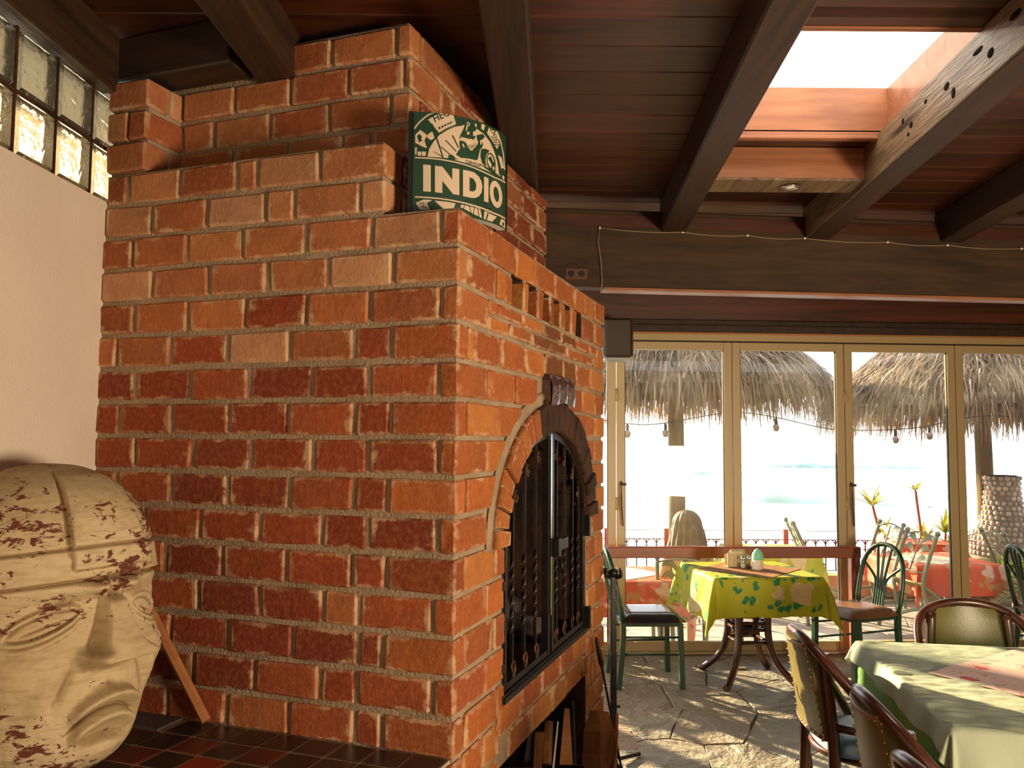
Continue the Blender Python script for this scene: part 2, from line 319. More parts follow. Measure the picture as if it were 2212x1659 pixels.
# ------------------------------------------------------------------ mesh helpers
def V(*a): return Vector(a)
class MB:
    def __init__(s): s.v = []; s.f = []; s.uv = []; s.sm = []; s.attr = []
    def face(s, idx, uv=None, smooth=False):
        s.f.append(tuple(idx)); s.uv.append(uv); s.sm.append(smooth)
    def box(s, c, d, m=None):
        b = len(s.v)
        for z in (-.5, .5):
            for y in (-.5, .5):
                for x in (-.5, .5):
                    p = Vector((x * d[0], y * d[1], z * d[2]))
                    if m is not None: p = m @ p
                    s.v.append(p + Vector(c))
        q = [(0, 0), (1, 0), (1, 1), (0, 1)]
        for f in ((0, 2, 3, 1), (4, 5, 7, 6), (0, 1, 5, 4), (2, 6, 7, 3), (0, 4, 6, 2), (1, 3, 7, 5)):
            s.face([b + i for i in f], q)
        return s
    def cbox(s, lo, hi, ch=.006, j=0.0, rg=None, m=None):
        # box with chamfered edges, corners jittered by j
        b = len(s.v); lo = Vector(lo); hi = Vector(hi); rg = rg or rnd
        idx = {}
        for ix in (0, 1):
            for iy in (0, 1):
                for iz in (0, 1):
                    i3 = (ix, iy, iz)
                    c = Vector([(lo, hi)[i3[k]][k] for k in range(3)])
                    if j: c += Vector([rg.uniform(-j, j) for _ in range(3)])
                    for a in range(3):
                        p = c.copy()
                        for k in range(3):
                            if k != a: p[k] += ch * (1 if i3[k] == 0 else -1)
                        if m is not None: p = m @ p
                        idx[(i3, a)] = len(s.v); s.v.append(p)
        def cyc(a, side):
            o = [k for k in range(3) if k != a]; r = []
            for u, w_ in ((0, 0), (1, 0), (1, 1), (0, 1)):
                t = [0, 0, 0]; t[a] = side; t[o[0]] = u; t[o[1]] = w_; r.append(tuple(t))
            return r
        q = [(0, 0), (1, 0), (1, 1), (0, 1)]; z4 = [(0, 0)] * 4
        for a in range(3):
            for side in (0, 1):
                r = [idx[(t, a)] for t in cyc(a, side)]
                flip = (side == 0) != (a == 1)
                s.face(r[::-1] if flip else r, q[::-1] if flip else q)
        for a in range(3):
            o = [k for k in range(3) if k != a]
            for u in (0, 1):
                for w_ in (0, 1):
                    t0 = [0, 0, 0]; t1 = [0, 0, 0]
                    t0[a] = 0; t1[a] = 1
                    for t in (t0, t1): t[o[0]] = u; t[o[1]] = w_
                    t0 = tuple(t0); t1 = tuple(t1)
                    s.face([idx[(t0, o[0])], idx[(t1, o[0])], idx[(t1, o[1])], idx[(t0, o[1])]], z4)
        for t in [(x, y, z) for x in (0, 1) for y in (0, 1) for z in (0, 1)]:
            s.face([idx[(t, 0)], idx[(t, 1)], idx[(t, 2)]], [(0, 0)] * 3)
        return s
    def tube(s, pts, r, n=8, closed=False, caps=True, twist=0.0, squash=1.0, smooth=True):
        pts = [Vector(p) for p in pts]; N = len(pts)
        rs = r if isinstance(r, (list, tuple)) else [r] * N
        b = len(s.v); T = []
        for i in range(N):
            a = pts[(i - 1) % N] if (closed or i > 0) else pts[0]
            c = pts[(i + 1) % N] if (closed or i < N - 1) else pts[-1]
            t = (c - a); T.append(t.normalized() if t.length > 1e-9 else Vector((0, 0, 1)))
        up = Vector((0, 0, 1)) if abs(T[0].z) < .9 else Vector((1, 0, 0))
        nrm = (up - T[0] * up.dot(T[0])).normalized()
        for i in range(N):
            nrm = (nrm - T[i] * nrm.dot(T[i]))
            nrm = nrm.normalized() if nrm.length > 1e-6 else T[i].orthogonal().normalized()
            bi = T[i].cross(nrm)
            for k in range(n):
                an = 2 * PI * (k + .5) / n + twist * i
                s.v.append(pts[i] + nrm * (math.cos(an) * rs[i]) + bi * (math.sin(an) * rs[i] * squash))
        for i in range(N if closed else N - 1):
            i2 = (i + 1) % N
            for k in range(n):
                k2 = (k + 1) % n
                s.face([b + i * n + k, b + i * n + k2, b + i2 * n + k2, b + i2 * n + k], [(k / n, i / N), ((k + 1) / n, i / N), ((k + 1) / n, (i + 1) / N), (k / n, (i + 1) / N)], smooth)
        if caps and not closed:
            s.face([b + k for k in range(n)][::-1]); s.face([b + (N - 1) * n + k for k in range(n)])
        return s
    def lathe(s, prof, n=20, c=(0, 0, 0), smooth=True):
        b = len(s.v); c = Vector(c)
        for (r, z) in prof:
            for k in range(n):
                a = 2 * PI * k / n; s.v.append(c + Vector((r * math.cos(a), r * math.sin(a), z)))
        for i in range(len(prof) - 1):
            for k in range(n):
                k2 = (k + 1) % n
                s.face([b + i * n + k, b + i * n + k2, b + (i + 1) * n + k2, b + (i + 1) * n + k], None, smooth)
        s.face([b + k for k in range(n)][::-1]); s.face([b + (len(prof) - 1) * n + k for k in range(n)])
        return s
    def ball(s, c, r, nu=10, nv=6, sc=(1, 1, 1)):
        b = len(s.v); c = Vector(c)
        s.v.append(c + Vector((0, 0, -r * sc[2])))
        for i in range(1, nv):
            p = -PI / 2 + PI * i / nv
            for k in range(nu):
                a = 2 * PI * k / nu
                s.v.append(c + Vector((r * sc[0] * math.cos(p) * math.cos(a), r * sc[1] * math.cos(p) * math.sin(a), r * sc[2] * math.sin(p))))
        s.v.append(c + Vector((0, 0, r * sc[2]))); top = len(s.v) - 1
        for k in range(nu):
            k2 = (k + 1) % nu
            s.face([b, b + 1 + k2, b + 1 + k], None, True)
            for i in range(nv - 2):
                s.face([b + 1 + i * nu + k, b + 1 + i * nu + k2, b + 1 + (i + 1) * nu + k2, b + 1 + (i + 1) * nu + k], None, True)
            s.face([b + 1 + (nv - 2) * nu + k, b + 1 + (nv - 2) * nu + k2, top], None, True)
        return s
    def prism(s, poly, z0, z1, ch=0.0, sh=0.0):
        # polygon in xy extruded in z; ch bevels the top rim
        b = len(s.v); n = len(poly); cx = sum(p[0] for p in poly) / n; cy = sum(p[1] for p in poly) / n
        for p in poly: s.v.append(Vector((p[0], p[1], z0)))
        for p in poly: s.v.append(Vector((p[0], p[1], z1 - ch)))
        if ch:
            for p in poly:
                d = Vector((cx - p[0], cy - p[1], 0)); d = d.normalized() * min(ch, d.length * .4)
                s.v.append(Vector((p[0] + d.x, p[1] + d.y, z1)))
        rings = 3 if ch else 2
        for r in range(rings - 1):
            for i in range(n):
                i2 = (i + 1) % n; s.face([b + r * n + i, b + r * n + i2, b + (r + 1) * n + i2, b + (r + 1) * n + i])
        s.face([b + (rings - 1) * n + i for i in range(n)]); s.face([b + i for i in range(n)][::-1])
        return s
    def grid(s, nx, ny, fn, smooth=True):
        b = len(s.v)
        for j in range(ny + 1):
            for i in range(nx + 1): s.v.append(Vector(fn(i / nx, j / ny)))
        w_ = nx + 1
        for j in range(ny):
            for i in range(nx):
                s.face([b + j * w_ + i, b + j * w_ + i + 1, b + (j + 1) * w_ + i + 1, b + (j + 1) * w_ + i],
                       [(i / nx, j / ny), ((i + 1) / nx, j / ny), ((i + 1) / nx, (j + 1) / ny), (i / nx, (j + 1) / ny)], smooth)
        return s
    def build(s, name, mat, parent=None, loc=None, rz=0.0, color=None, flip=False):
        me = bpy.data.meshes.new(name)
        me.from_pydata([tuple(p) for p in s.v], [], s.f)
        me.polygons.foreach_set('use_smooth', s.sm)
        if any(u is not None for u in s.uv):
            ul = me.uv_layers.new(name='UVMap'); li = 0
            for f, u in zip(s.f, s.uv):
                for k in range(len(f)):
                    if u is not None: ul.data[li].uv = u[k]
                    li += 1
        if s.attr:
            at = me.attributes.new('tone', 'FLOAT', 'POINT'); at.data.foreach_set('value', s.attr)
        me.materials.append(M[mat] if isinstance(mat, str) else mat)
        me.update()
        o = bpy.data.objects.new(name, me); COL.objects.link(o)
        if parent is not None: o.parent = parent
        if loc is not None: o.location = loc
        if rz: o.rotation_euler = (0, 0, rz)
        if color is not None: o.color = (*color, 1)
        return o
def tag(o, label=None, cat=None, group=None, kind=None):
    if label: o['label'] = label
    if cat: o['category'] = cat
    if group: o['group'] = group
    if kind: o['kind'] = kind
    return o
def empty(name, loc=(0, 0, 0), rz=0.0):
    o = bpy.data.objects.new(name, None); COL.objects.link(o); o.location = loc; o.rotation_euler = (0, 0, rz); return o
def thing(name, label, cat, loc=(0, 0, 0), rz=0.0, group=None): return tag(empty(name, loc, rz), label, cat, group)
def struct(name, loc=(0, 0, 0), rz=0.0): return tag(empty(name, loc, rz), kind='structure')
def smooth_path(pts, n=6):
    # Catmull-Rom through the points
    P = [Vector(p) for p in pts]; out = []
    for i in range(len(P) - 1):
        p0 = P[max(i - 1, 0)]; p1 = P[i]; p2 = P[i + 1]; p3 = P[min(i + 2, len(P) - 1)]
        for k in range(n):
            t = k / n
            out.append(.5 * ((2 * p1) + (p2 - p0) * t + (2 * p0 - 5 * p1 + 4 * p2 - p3) * t * t + (-p0 + 3 * p1 - 3 * p2 + p3) * t ** 3))
    out.append(P[-1]); return out
KIDS = {}
def copy_tree(o, parent=None):
    c = o.copy(); COL.objects.link(c)
    if parent is not None: c.parent = parent
    for ch in list(o.children): copy_tree(ch, c)
    return c
def link(a, b): return (Vector(a) + Vector(b)) / 2
# ------------------------------------------------------------------ room
def zc(y): return 3.14 - .028 * (y - 2.85)          # ceiling slopes gently down towards the sea
BD = Vector((math.sin(R(2.9)), math.cos(R(2.9)), 0))  # direction of beams and left wall
def ydoor(x): return 6.386 + (x - .743) * .048        # line of the folding doors
WALLX = lambda y: -1.492 - (2.92 - y) * math.tan(R(2.9))
# floor: irregular flagstones
def clip(poly, p, n):
    out = []
    for i in range(len(poly)):
        a = poly[i]; b = poly[(i + 1) % len(poly)]
        da = (a[0] - p[0]) * n[0] + (a[1] - p[1]) * n[1]; db = (b[0] - p[0]) * n[0] + (b[1] - p[1]) * n[1]
        if da <= 0: out.append(a)
        if da * db < 0:
            t = da / (da - db); out.append((a[0] + (b[0] - a[0]) * t, a[1] + (b[1] - a[1]) * t))
    return out
def voronoi(x0, x1, y0, y1, cell, rg, jit=.42):
    pts = []
    nx = int((x1 - x0) / cell) + 1; ny = int((y1 - y0) / cell) + 1
    for i in range(nx):
        for j in range(ny):
            pts.append((x0 + (i + .5 + rg.uniform(-jit, jit)) * (x1 - x0) / nx, y0 + (j + .5 + rg.uniform(-jit, jit)) * (y1 - y0) / ny))
    res = []
    for p in pts:
        poly = [(x0, y0), (x1, y0), (x1, y1), (x0, y1)]
        for q in pts:
            if q is p or abs(q[0] - p[0]) > 3 * cell or abs(q[1] - p[1]) > 3 * cell: continue
            poly = clip(poly, ((p[0] + q[0]) / 2, (p[1] + q[1]) / 2), (q[0] - p[0], q[1] - p[1]))
            if len(poly) < 3: break
        if len(poly) >= 3: res.append(poly)
    return res
def shrink(poly, d):
    cx = sum(p[0] for p in poly) / len(poly); cy = sum(p[1] for p in poly) / len(poly); out = []
    for p in poly:
        v = Vector((cx - p[0], cy - p[1])); l = v.length
        v = v / l * min(d, l * .5); out.append((p[0] + v.x, p[1] + v.y))
    return out
def wob(poly, rg, amp):
    out = []
    for i in range(len(poly)):
        a = poly[i]; b = poly[(i + 1) % len(poly)]
        out.append(a); L = math.hypot(b[0] - a[0], b[1] - a[1])
        if L > .12:
            n = (-(b[1] - a[1]) / L, (b[0] - a[0]) / L)
            for t in (.33, .66):
                k = rg.uniform(-amp, amp); out.append((a[0] + (b[0] - a[0]) * t + n[0] * k, a[1] + (b[1] - a[1]) * t + n[1] * k))
    return out
fl = struct('floor')
MB().box((2.8, 1.0, -.055), (10.4, 11.2, .09)).build('grout_bed', 'grout', fl)
rg = random.Random(3)
STRIP = (.50, .74, 4.45, 5.45)
for poly in voronoi(.05, 4.6, 2.3, 6.33, .48, rg):
    cx = sum(p[0] for p in poly) / len(poly); cy = sum(p[1] for p in poly) / len(poly)
    poly = wob(shrink(poly, .0055), rg, .010)
    if all(STRIP[0] - .3 < p[0] < STRIP[1] + .01 and STRIP[2] < p[1] < STRIP[3] for p in poly): continue
    z = rg.uniform(-.003, .003)
    MB().prism(poly, -.04, z, .004).build('paving_stone', 'stone', fl)
for j in range(26):
    for i in range(3):
        x0 = STRIP[0] - .06 + i * .082 + (j % 2) * .03; y0 = STRIP[2] + j * .0385
        MB().cbox((x0, y0, -.03), (x0 + .080, y0 + .036, .0015), .001, .0010, rg).build('paver_tile', 'ptile', fl)

# ceiling planks laid across the beams, left open for the skylight
cl = struct('ceiling')
SKY = (.955, 1.80, 2.86, 3.81)
y = -4.4; n = 0
while y < 6.4:
    y1 = y + .205
    spans = [(-2.3, 8.0)]
    if y < SKY[3] and y1 > SKY[2]:
        ya, yb = y, y1
        spans = [(-2.3, SKY[0]), (SKY[1], 8.0)]
    for a, b in spans:
        mb = MB().cbox((a, y + .0015, 0), (b, y1 - .0015, .03), .004)
        for v in mb.v: v.z += zc(v.y)
        mb.build('plank', 'plank', cl)
    y = y1
# near and far filler boards so that the opening is exactly the skylight
def slope_box(lo, hi, name, mat, parent, ch=.004):
    mb = MB().cbox(lo, hi, ch)
    for v in mb.v: v.z += zc(v.y)
    return mb.build(name, mat, parent)
slope_box((SKY[0], 2.70, 0), (SKY[1], SKY[2], .03), 'plank', 'plank', cl)
slope_box((SKY[0], SKY[3], 0), (SKY[1], 3.95, .03), 'plank', 'plank', cl)
roof = MB()
for a, b, c, d in ((-2.3, SKY[0] - .03, -4.6, 6.9), (SKY[1] + .03, 8.1, -4.6, 6.9), (SKY[0] - .03, SKY[1] + .03, -4.6, SKY[2] - .03), (SKY[0] - .03, SKY[1] + .03, SKY[3] + .03, 6.9)):
    roof.grid(1, 1, lambda u, v, a=a, b=b, c=c, d=d: (a + (b - a) * u, c + (d - c) * v, zc(c + (d - c) * v) + .05))
roof.build('roof_deck', 'darkbox', cl)
# skylight shaft
sk = tag(struct('window_6'))
slope_box((SKY[0] - .03, SKY[3], -.005), (SKY[1] + .03, SKY[3] + .03, .24), 'shaft_board', 'shaft', sk)
slope_box((SKY[0] - .03, SKY[2] - .03, -.005), (SKY[1] + .03, SKY[2], .24), 'shaft_board', 'shaft', sk)
slope_box((SKY[1], SKY[2], -.005), (SKY[1] + .03, SKY[3], .24), 'shaft_board', 'shaft', sk)
slope_box((SKY[0] - .03, SKY[2], -.005), (SKY[0], SKY[3], .24), 'shaft_board', 'shaft', sk)
slope_box((SKY[0], SKY[3] - .022, -.03), (SKY[1], SKY[3], .012), 'shaft_trim', 'shaft', sk)
slope_box((SKY[0], SKY[3] - .036, -.03), (SKY[1], SKY[3] - .022, -.012), 'shaft_trim', 'shaft', sk)
slope_box((SKY[0] - .05, SKY[2] - .05, .245), (SKY[1] + .05, SKY[3] + .05, .255), 'acrylic_pane', 'acrylic', sk)

# beams
def beam(x_at, y_at, y0, y1, label, wd=.15, dp=.19, mat='beam'):
    x0 = x_at - (y_at - 0) * math.tan(R(2.9))
    t = thing('ceiling_beam', label, 'beam', (x0 + wd / 2, 0, 0), 0, None)
    mb = MB().cbox((-wd / 2, y0, -dp), (wd / 2, y1, .0), .008)
    for v in mb.v:
        v.x += v.y * math.tan(R(2.9)); v.z += zc(v.y)
    mb.build('beam_timber', mat, t)
    return t
beam(-.96, 2.6, -1.5, 3.0, 'dark ceiling beam whose end is built into the brick chimney at upper left')
beam(-.10, 2.6, -1.5, 4.83, 'dark ceiling beam passing right beside the brick chimney')
b1 = beam(.82, 3.45, -1.5, 4.86, 'dark brown ceiling beam along the left side of the skylight')
b2 = beam(1.745, 3.885, -1.5, 4.96, 'weathered ceiling beam full of holes along the right side of the skylight', .15, .20, 'beam')
mb = MB().cbox((-.081, -1.5, -.198), (-.073, 4.95, -.002), .002)
for v in mb.v: v.x += v.y * math.tan(R(2.9)); v.z += zc(v.y)
mb.build('weathered_face', 'oldbeam', b2)
beam(2.66, 5.03, -1.5, 5.05, 'rightmost dark ceiling beam, cut off by the right edge')
# knots and bore holes in the weathered beam (dark plugs set in its left face)
b2x = lambda yy: 1.745 - 3.885 * math.tan(R(2.9)) + yy * math.tan(R(2.9))
hb = MB(); rg = random.Random(12)
for yy, dz, a, c in ((2.62, .05, .05, .017), (2.78, .10, .03, .022), (2.86, .05, .05, .014), (3.05, .12, .022, .028), (3.10, .07, .03, .02), (3.28, .05, .018, .012), (3.42, .09, .022, .018), (3.45, .12, .016, .012), (3.5, .04, .014, .018)):
    hb.ball((b2x(yy) - b2x(0) - .081, yy, zc(yy) - .02 - dz), 1.0, 8, 6, (.003, a * .8, c * .8))
hb.build('bore_holes', 'hole', b2)

# ledger along the left wall and stub ledger on the chimney
t = thing('wall_plate', 'dark timber plate above the glass blocks on the left wall', 'beam', (0, 0, 0))
mb = MB().cbox((-.16, -1.5, -.225), (.025, 2.93, -.005), .006)
for v in mb.v: v.x += WALLX(v.y); v.z += zc(v.y)
mb.build('plate_timber', 'beam', t)

t = thing('wall_plate', 'short dark timber plate lying on the chimney top beside the wall pier', 'beam', (-.1647, 2.45, 0), math.atan2(math.cos(R(19.5)), math.sin(R(19.5))))
MB().cbox((.02, .90, 2.965), (.165, 1.45, 3.13), .006).build('plate_timber', 'beam', t)

# left wall: plaster below, glass blocks, plaster band above
wl = tag(empty('wall_left'), kind='structure')
def wallslab(y0, y1, z0, z1, name, mat, th=.10, parent=None):
    mb = MB(); mb.grid(24, 12, lambda u, v: (WALLX(y0 + (y1 - y0) * u) + .0015 * noise.noise(Vector((u * 9, v * 7, 3))), y0 + (y1 - y0) * u, z0 + (z1 - z0) * v))
    mb.box(((WALLX(y0) + WALLX(y1)) / 2 - th / 2 - .01, (y0 + y1) / 2, (z0 + z1) / 2), (th, math.hypot(y1 - y0, WALLX(y1) - WALLX(y0)), z1 - z0), Matrix.Rotation(R(-2.9), 3, 'Z'))
    return mb.build(name, mat, parent)
wallslab(-4.6, 3.0, 0, 2.505, 'plaster_face', 'plaster', .12, wl)
tag(MB().box((3.0, -4.6, 1.5), (10.2, .1, 3.3)).build('wall_back', 'plaster'), kind='structure')
tag(MB().box((8.1, .9, 1.5), (.1, 11.1, 3.3)).build('wall_right', 'plaster'), kind='structure')
gw = struct('window_7')
gm = MB(); L0 = 3.06
ys = [2.853 + .208 * 1 - .208 * k for k in range(0, 14)]
for k in range(len(ys)):
    yy = ys[k]
    m_ = Matrix.Rotation(R(-2.9), 3, 'Z')
    gm.box((WALLX(yy) - .055, yy, 2.71), (.07, .010, .41), m_)
gm.box((WALLX(1.7) - .055, 1.7, 2.711), (.07, 2.75, .010), Matrix.Rotation(R(-2.9), 3, 'Z'))
gm.build('block_joints', 'soot', gw)
for k in range(len(ys) - 1):
    for r_ in range(2):
        yy = (ys[k] + ys[k + 1]) / 2; zz = 2.61 + r_ * .202
        mb = MB().cbox((-.04, -.097, -.096), (.035, .097, .096), .012)
        o = mb.build('glass_block', 'gblock', gw, (WALLX(yy) - .05, yy, zz), R(-2.9))
# eave outside the glass blocks
ev = tag(MB().box((-1.87, 1.0, 3.03), (.60, 5.0, .05)).build('trim_3', 'beam'), kind='structure')

# header beam in front of the doors
HY = lambda x: 4.80 + (x - .884) * .10
hd = thing('header_beam', 'heavy dark header beam spanning above the folding glass doors', 'beam', (0, 0, 0))
def skew(mb, fn):
    for v in mb.v: v.y += fn(v.x)
    return mb
skew(MB().cbox((-.9, 0, 2.55), (8.0, .12, 3.02), .008), HY).build('beam_timber', 'header', hd)
skew(MB().cbox((.54, -.004, 2.535), (8.0, .116, 2.552), .003), HY).build('edge_strip', 'shaft', hd)
skew(MB().cbox((-.9, -.006, 2.915), (8.0, .0, 2.99), .003), HY).build('top_board', 'plank', hd)
# wood wall above the doors
tp = struct('trim_1')
skew(MB().cbox((-1.5, -.02, 2.585), (8.0, .12, 3.1), .005), ydoor).build('board', 'plank', tp)
skew(MB().cbox((-1.5, -.05, 2.560), (8.0, .11, 2.600), .006), ydoor).build('moulding', 'beam', tp)
skew(MB().cbox((-1.5, -.03, 2.50), (8.0, .10, 2.562), .005), ydoor).build('moulding', 'beam', tp)
tr = struct('trim_2')
skew(MB().cbox((-1.3, -.025, 2.492), (8.0, .07, 2.502), .002), ydoor).build('strip', 'stick', tr)
skew(MB().cbox((-1.3, -.02, 2.437), (8.0, .07, 2.492), .004), ydoor).build('top_track', 'alu', tr)
skew(MB().cbox((-1.3, -.01, 2.430), (8.0, .06, 2.437), .001), ydoor).build('seal', 'black_seal', tr)
skew(MB().cbox((-1.3, -.03, -.005), (8.0, .07, .012), .003), ydoor).build('threshold', 'alu', tr)

# folding glass doors
XD = [-.09, .825, 1.75, 2.66, 3.575, 4.49, 5.405, 6.32, 7.235, 8.05]
for i in range(9):
    xa, xb = XD[i], XD[i + 1]
    d = struct('door_%d' % (i + 1), (xa, ydoor(xa), 0), math.atan(.048))
    W_ = (xb - xa) / math.cos(math.atan(.048)) ; g = .004; fw = .062
    MB().cbox((g, 0, .015), (g + fw, .045, 2.428), .003).build('stile', 'alu', d)
    MB().cbox((W_ - g - fw, 0, .015), (W_ - g, .045, 2.428), .003).build('stile', 'alu', d)
    MB().cbox((g + fw, 0, 2.365), (W_ - g - fw, .045, 2.428), .003).build('rail', 'alu', d)
    MB().cbox((g + fw, 0, .015), (W_ - g - fw, .045, .085), .003).build('rail', 'alu', d)
    fb = MB()
    for x_ in (g + fw, W_ - g - fw - .006): fb.box((x_ + .003, .024, 1.225), (.006, .02, 2.28))
    fb.build('gasket', 'black_seal', d)
    MB().box((W_ / 2, .024, 1.225), (W_ - 2 * g - 2 * fw, .005, 2.29)).build('glass_pane', 'glass', d)
    if i % 2 == 1:
        h = MB().tube(smooth_path([(.035, -.012, 1.32), (.03, -.03, 1.30), (.03, -.035, 1.2), (.038, -.03, 1.06), (.045, -.028, .98)], 4), .006, 6)
        h.box((.05, -.008, 1.30), (.05, .016, .02)).build('door_handle', 'rust', d)
        for zz in (2.0, 1.15, .3): MB().tube([(0, -.006, zz - .05), (0, -.006, zz + .05)], .009, 8).build('hinge', 'alu', d)

# dark box fixed by the doors next to the fireplace
t = thing('wall_box', 'dark brown box fixed high beside the fireplace at the top left of the glass doors', 'box', (.79, 6.10, 2.24))
MB().cbox((-.11, -.10, .02), (.105, .12, .315), .02).build('casing', 'darkbox', t)
MB().cbox((.100, -.09, .03), (.112, .10, .30), .004).build('side_panel', 'rust', t)
MB().cbox((-.10, -.09, 0), (.09, .11, .02), .004).build('base_strip', 'grey', t)
# socket plate on the header beam
t = thing('socket_plate', 'brown plate with two round holes on the dark header beam', 'socket', (.377, HY(.377) - .003, 2.625))
MB().cbox((-.066, -.006, -.034), (.066, .002, .034), .004).build('plate', 'brownplate', t)
for x_ in (-.032, .030):
    mb = MB()
    mb.tube([(x_, -.009, 0), (x_, -.004, 0)], .019, 16); mb.build('socket_hole', 'black', t)
# thin cord of the string along the header
t = thing('light_cord', 'thin pale cord pinned along the top of the header beam', 'cord', (0, 0, 0))
px = [.515, 1.02, 1.42, 1.78, 2.31, 2.70, 3.19, 3.6]
pz = [2.905, 2.895, 2.888, 2.882, 2.875, 2.868, 2.862, 2.856]
pp = []
for k in range(len(px) - 1):
    for u in (0, .25, .5, .75):
        x_ = px[k] + (px[k + 1] - px[k]) * u
        pp.append((x_, HY(x_) - .010, pz[k] + (pz[k + 1] - pz[k]) * u - .012 * 4 * u * (1 - u)))
MB().tube(pp, .0022, 5).build('cord_run', 'wire', t)
MB().tube([(.515, HY(.5) - .01, 2.905), (.505, HY(.5) - .016, 2.82), (.522, HY(.5) - .015, 2.70), (.530, HY(.5) - .014, 2.58), (.520, HY(.5) - .014, 2.51)], .0022, 5).build('cord_tail', 'wire', t)
for x_, z_ in zip(px, pz): MB().ball((x_, HY(x_) - .010, z_), .008, 8, 6).build('pin', 'white', t)

# crosspiece with the downlight, between the two beams
t = thing('beam_block', 'reddish wooden crosspiece between two beams holding a round spotlight', 'beam', (0, 0, 0))
xa = .96; xb = 1.76
slope_box((xa + .03, 3.95, -.165), (xb - .01, 3.97, .0), 'front_board', 'shaft', t)
slope_box((xa + .03, 3.945, -.172), (xb - .01, 4.13, -.158), 'bottom_board', 'oldbeam', t)
slope_box((xa + .03, 4.11, -.165), (xb - .01, 4.13, .0), 'back_board', 'beam', t)
sp = thing('spotlight', 'small round silver spotlight set under the wooden crosspiece', 'lamp', (1.40, 4.035, zc(4.035) - .172))
MB().lathe([(.030, -.002), (.046, -.002), (.048, -.007), (.044, -.011), (.034, -.008), (.030, -.004)], 24).build('trim_ring', 'steel', sp)
MB().ball((0, 0, 0), .028, 14, 8, (1, 1, .45)).build('bulb', 'white', sp)
# ------------------------------------------------------------------ fireplace (local frame: x = along the front face, y = along the left face, z up)
P0 = (-.1647, 2.45, 0.0); TH = math.atan2(math.cos(R(19.5)), math.sin(R(19.5)))
FM = Matrix.Translation(P0) @ Matrix.Rotation(TH, 4, 'Z')
fp = thing('fireplace', 'large red brick fireplace with arched iron doors in its front', 'fireplace', P0, TH)
LB, LA, CH = 1.945, 1.408, .1189
ZJ = lambda k: 2.245 - CH * (k - 1)     # height of mortar joint k
G = .0155                                 # joint width
rb = random.Random(21)
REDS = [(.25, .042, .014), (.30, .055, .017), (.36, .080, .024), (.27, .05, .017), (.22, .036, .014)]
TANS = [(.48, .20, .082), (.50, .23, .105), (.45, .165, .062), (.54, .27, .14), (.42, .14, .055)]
ORNG = [(.44, .118, .022), (.50, .150, .028), (.41, .105, .020), (.52, .175, .036), (.38, .09, .02)]  # front-face bricks: warm window light painted in as a more orange colour
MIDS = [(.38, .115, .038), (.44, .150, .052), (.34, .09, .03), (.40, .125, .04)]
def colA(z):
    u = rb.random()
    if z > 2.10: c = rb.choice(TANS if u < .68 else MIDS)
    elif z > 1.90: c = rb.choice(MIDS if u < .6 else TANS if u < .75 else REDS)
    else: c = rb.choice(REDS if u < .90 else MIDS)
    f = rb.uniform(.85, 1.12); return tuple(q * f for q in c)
def colB(z):
    c = rb.choice(ORNG); f = rb.uniform(.74, .98); return tuple(q * f for q in c)
def brick(lo, hi, col, parent, name='brick', ch=.007, j=.0028, mat='brick'):
    lo = [min(a, b) for a, b in zip(lo, hi)] if False else lo
    return MB().cbox(lo, hi, ch, j, rb).build(name, mat, parent, color=col)
def pro(): return rb.uniform(-.003, .004)
rowsA = {1: [1.273, 1.034, .798, .55, .306, .062], 2: [1.18, .935, .696, .462, .226], 3: [1.256, 1.022, .779, .54, .306, .059],
 4: [1.33, 1.091, .849, .603, .361, .228], 5: [1.246, 1.001, .761, .515, .306, .065], 6: [1.306, 1.073, .834, .601, .355, .227],
 7: [1.226, .981, .746, .505, .304, .061], 8: [1.31, 1.07, .833, .589, .353, .232], 9: [1.18, .941, .701, .464, .302, .06],
 10: [1.32, 1.083, .844, .594, .351, .232], 11: [1.18, .937, .693, .451, .326, .075], 12: [1.29, 1.049, .807, .564, .323, .24],
 13: [1.186, .944, .702, .461, .33, .074], 14: [1.29, 1.051, .811, .57, .331, .238]}
def zrow(k): return ZJ(k) + G / 2, ZJ(k - 1) - G / 2       # row k lies between joint k and joint k-1
for k, js in rowsA.items():
    z0, z1 = zrow(k)
    short = js[-1] < .12
    ed = [LA + .01] + js
    for i in range(len(ed) - 1):
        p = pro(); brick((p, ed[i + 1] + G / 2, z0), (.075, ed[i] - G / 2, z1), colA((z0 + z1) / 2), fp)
    # corner brick turns onto the front face
    cl_ = colB(z0) if short else colA(z0)
    if short: brick((-.001, -.001, z0), (.245 + .01, js[-1] - G / 2, z1), tuple((a + b) / 2 for a, b in zip(colA(z0), colB(z0))), fp)
    else: brick((-.001, -.001, z0), (.073, js[-1] - G / 2, z1), tuple(.65 * a + .35 * b for a, b in zip(colA(z0), colB(z0))), fp)
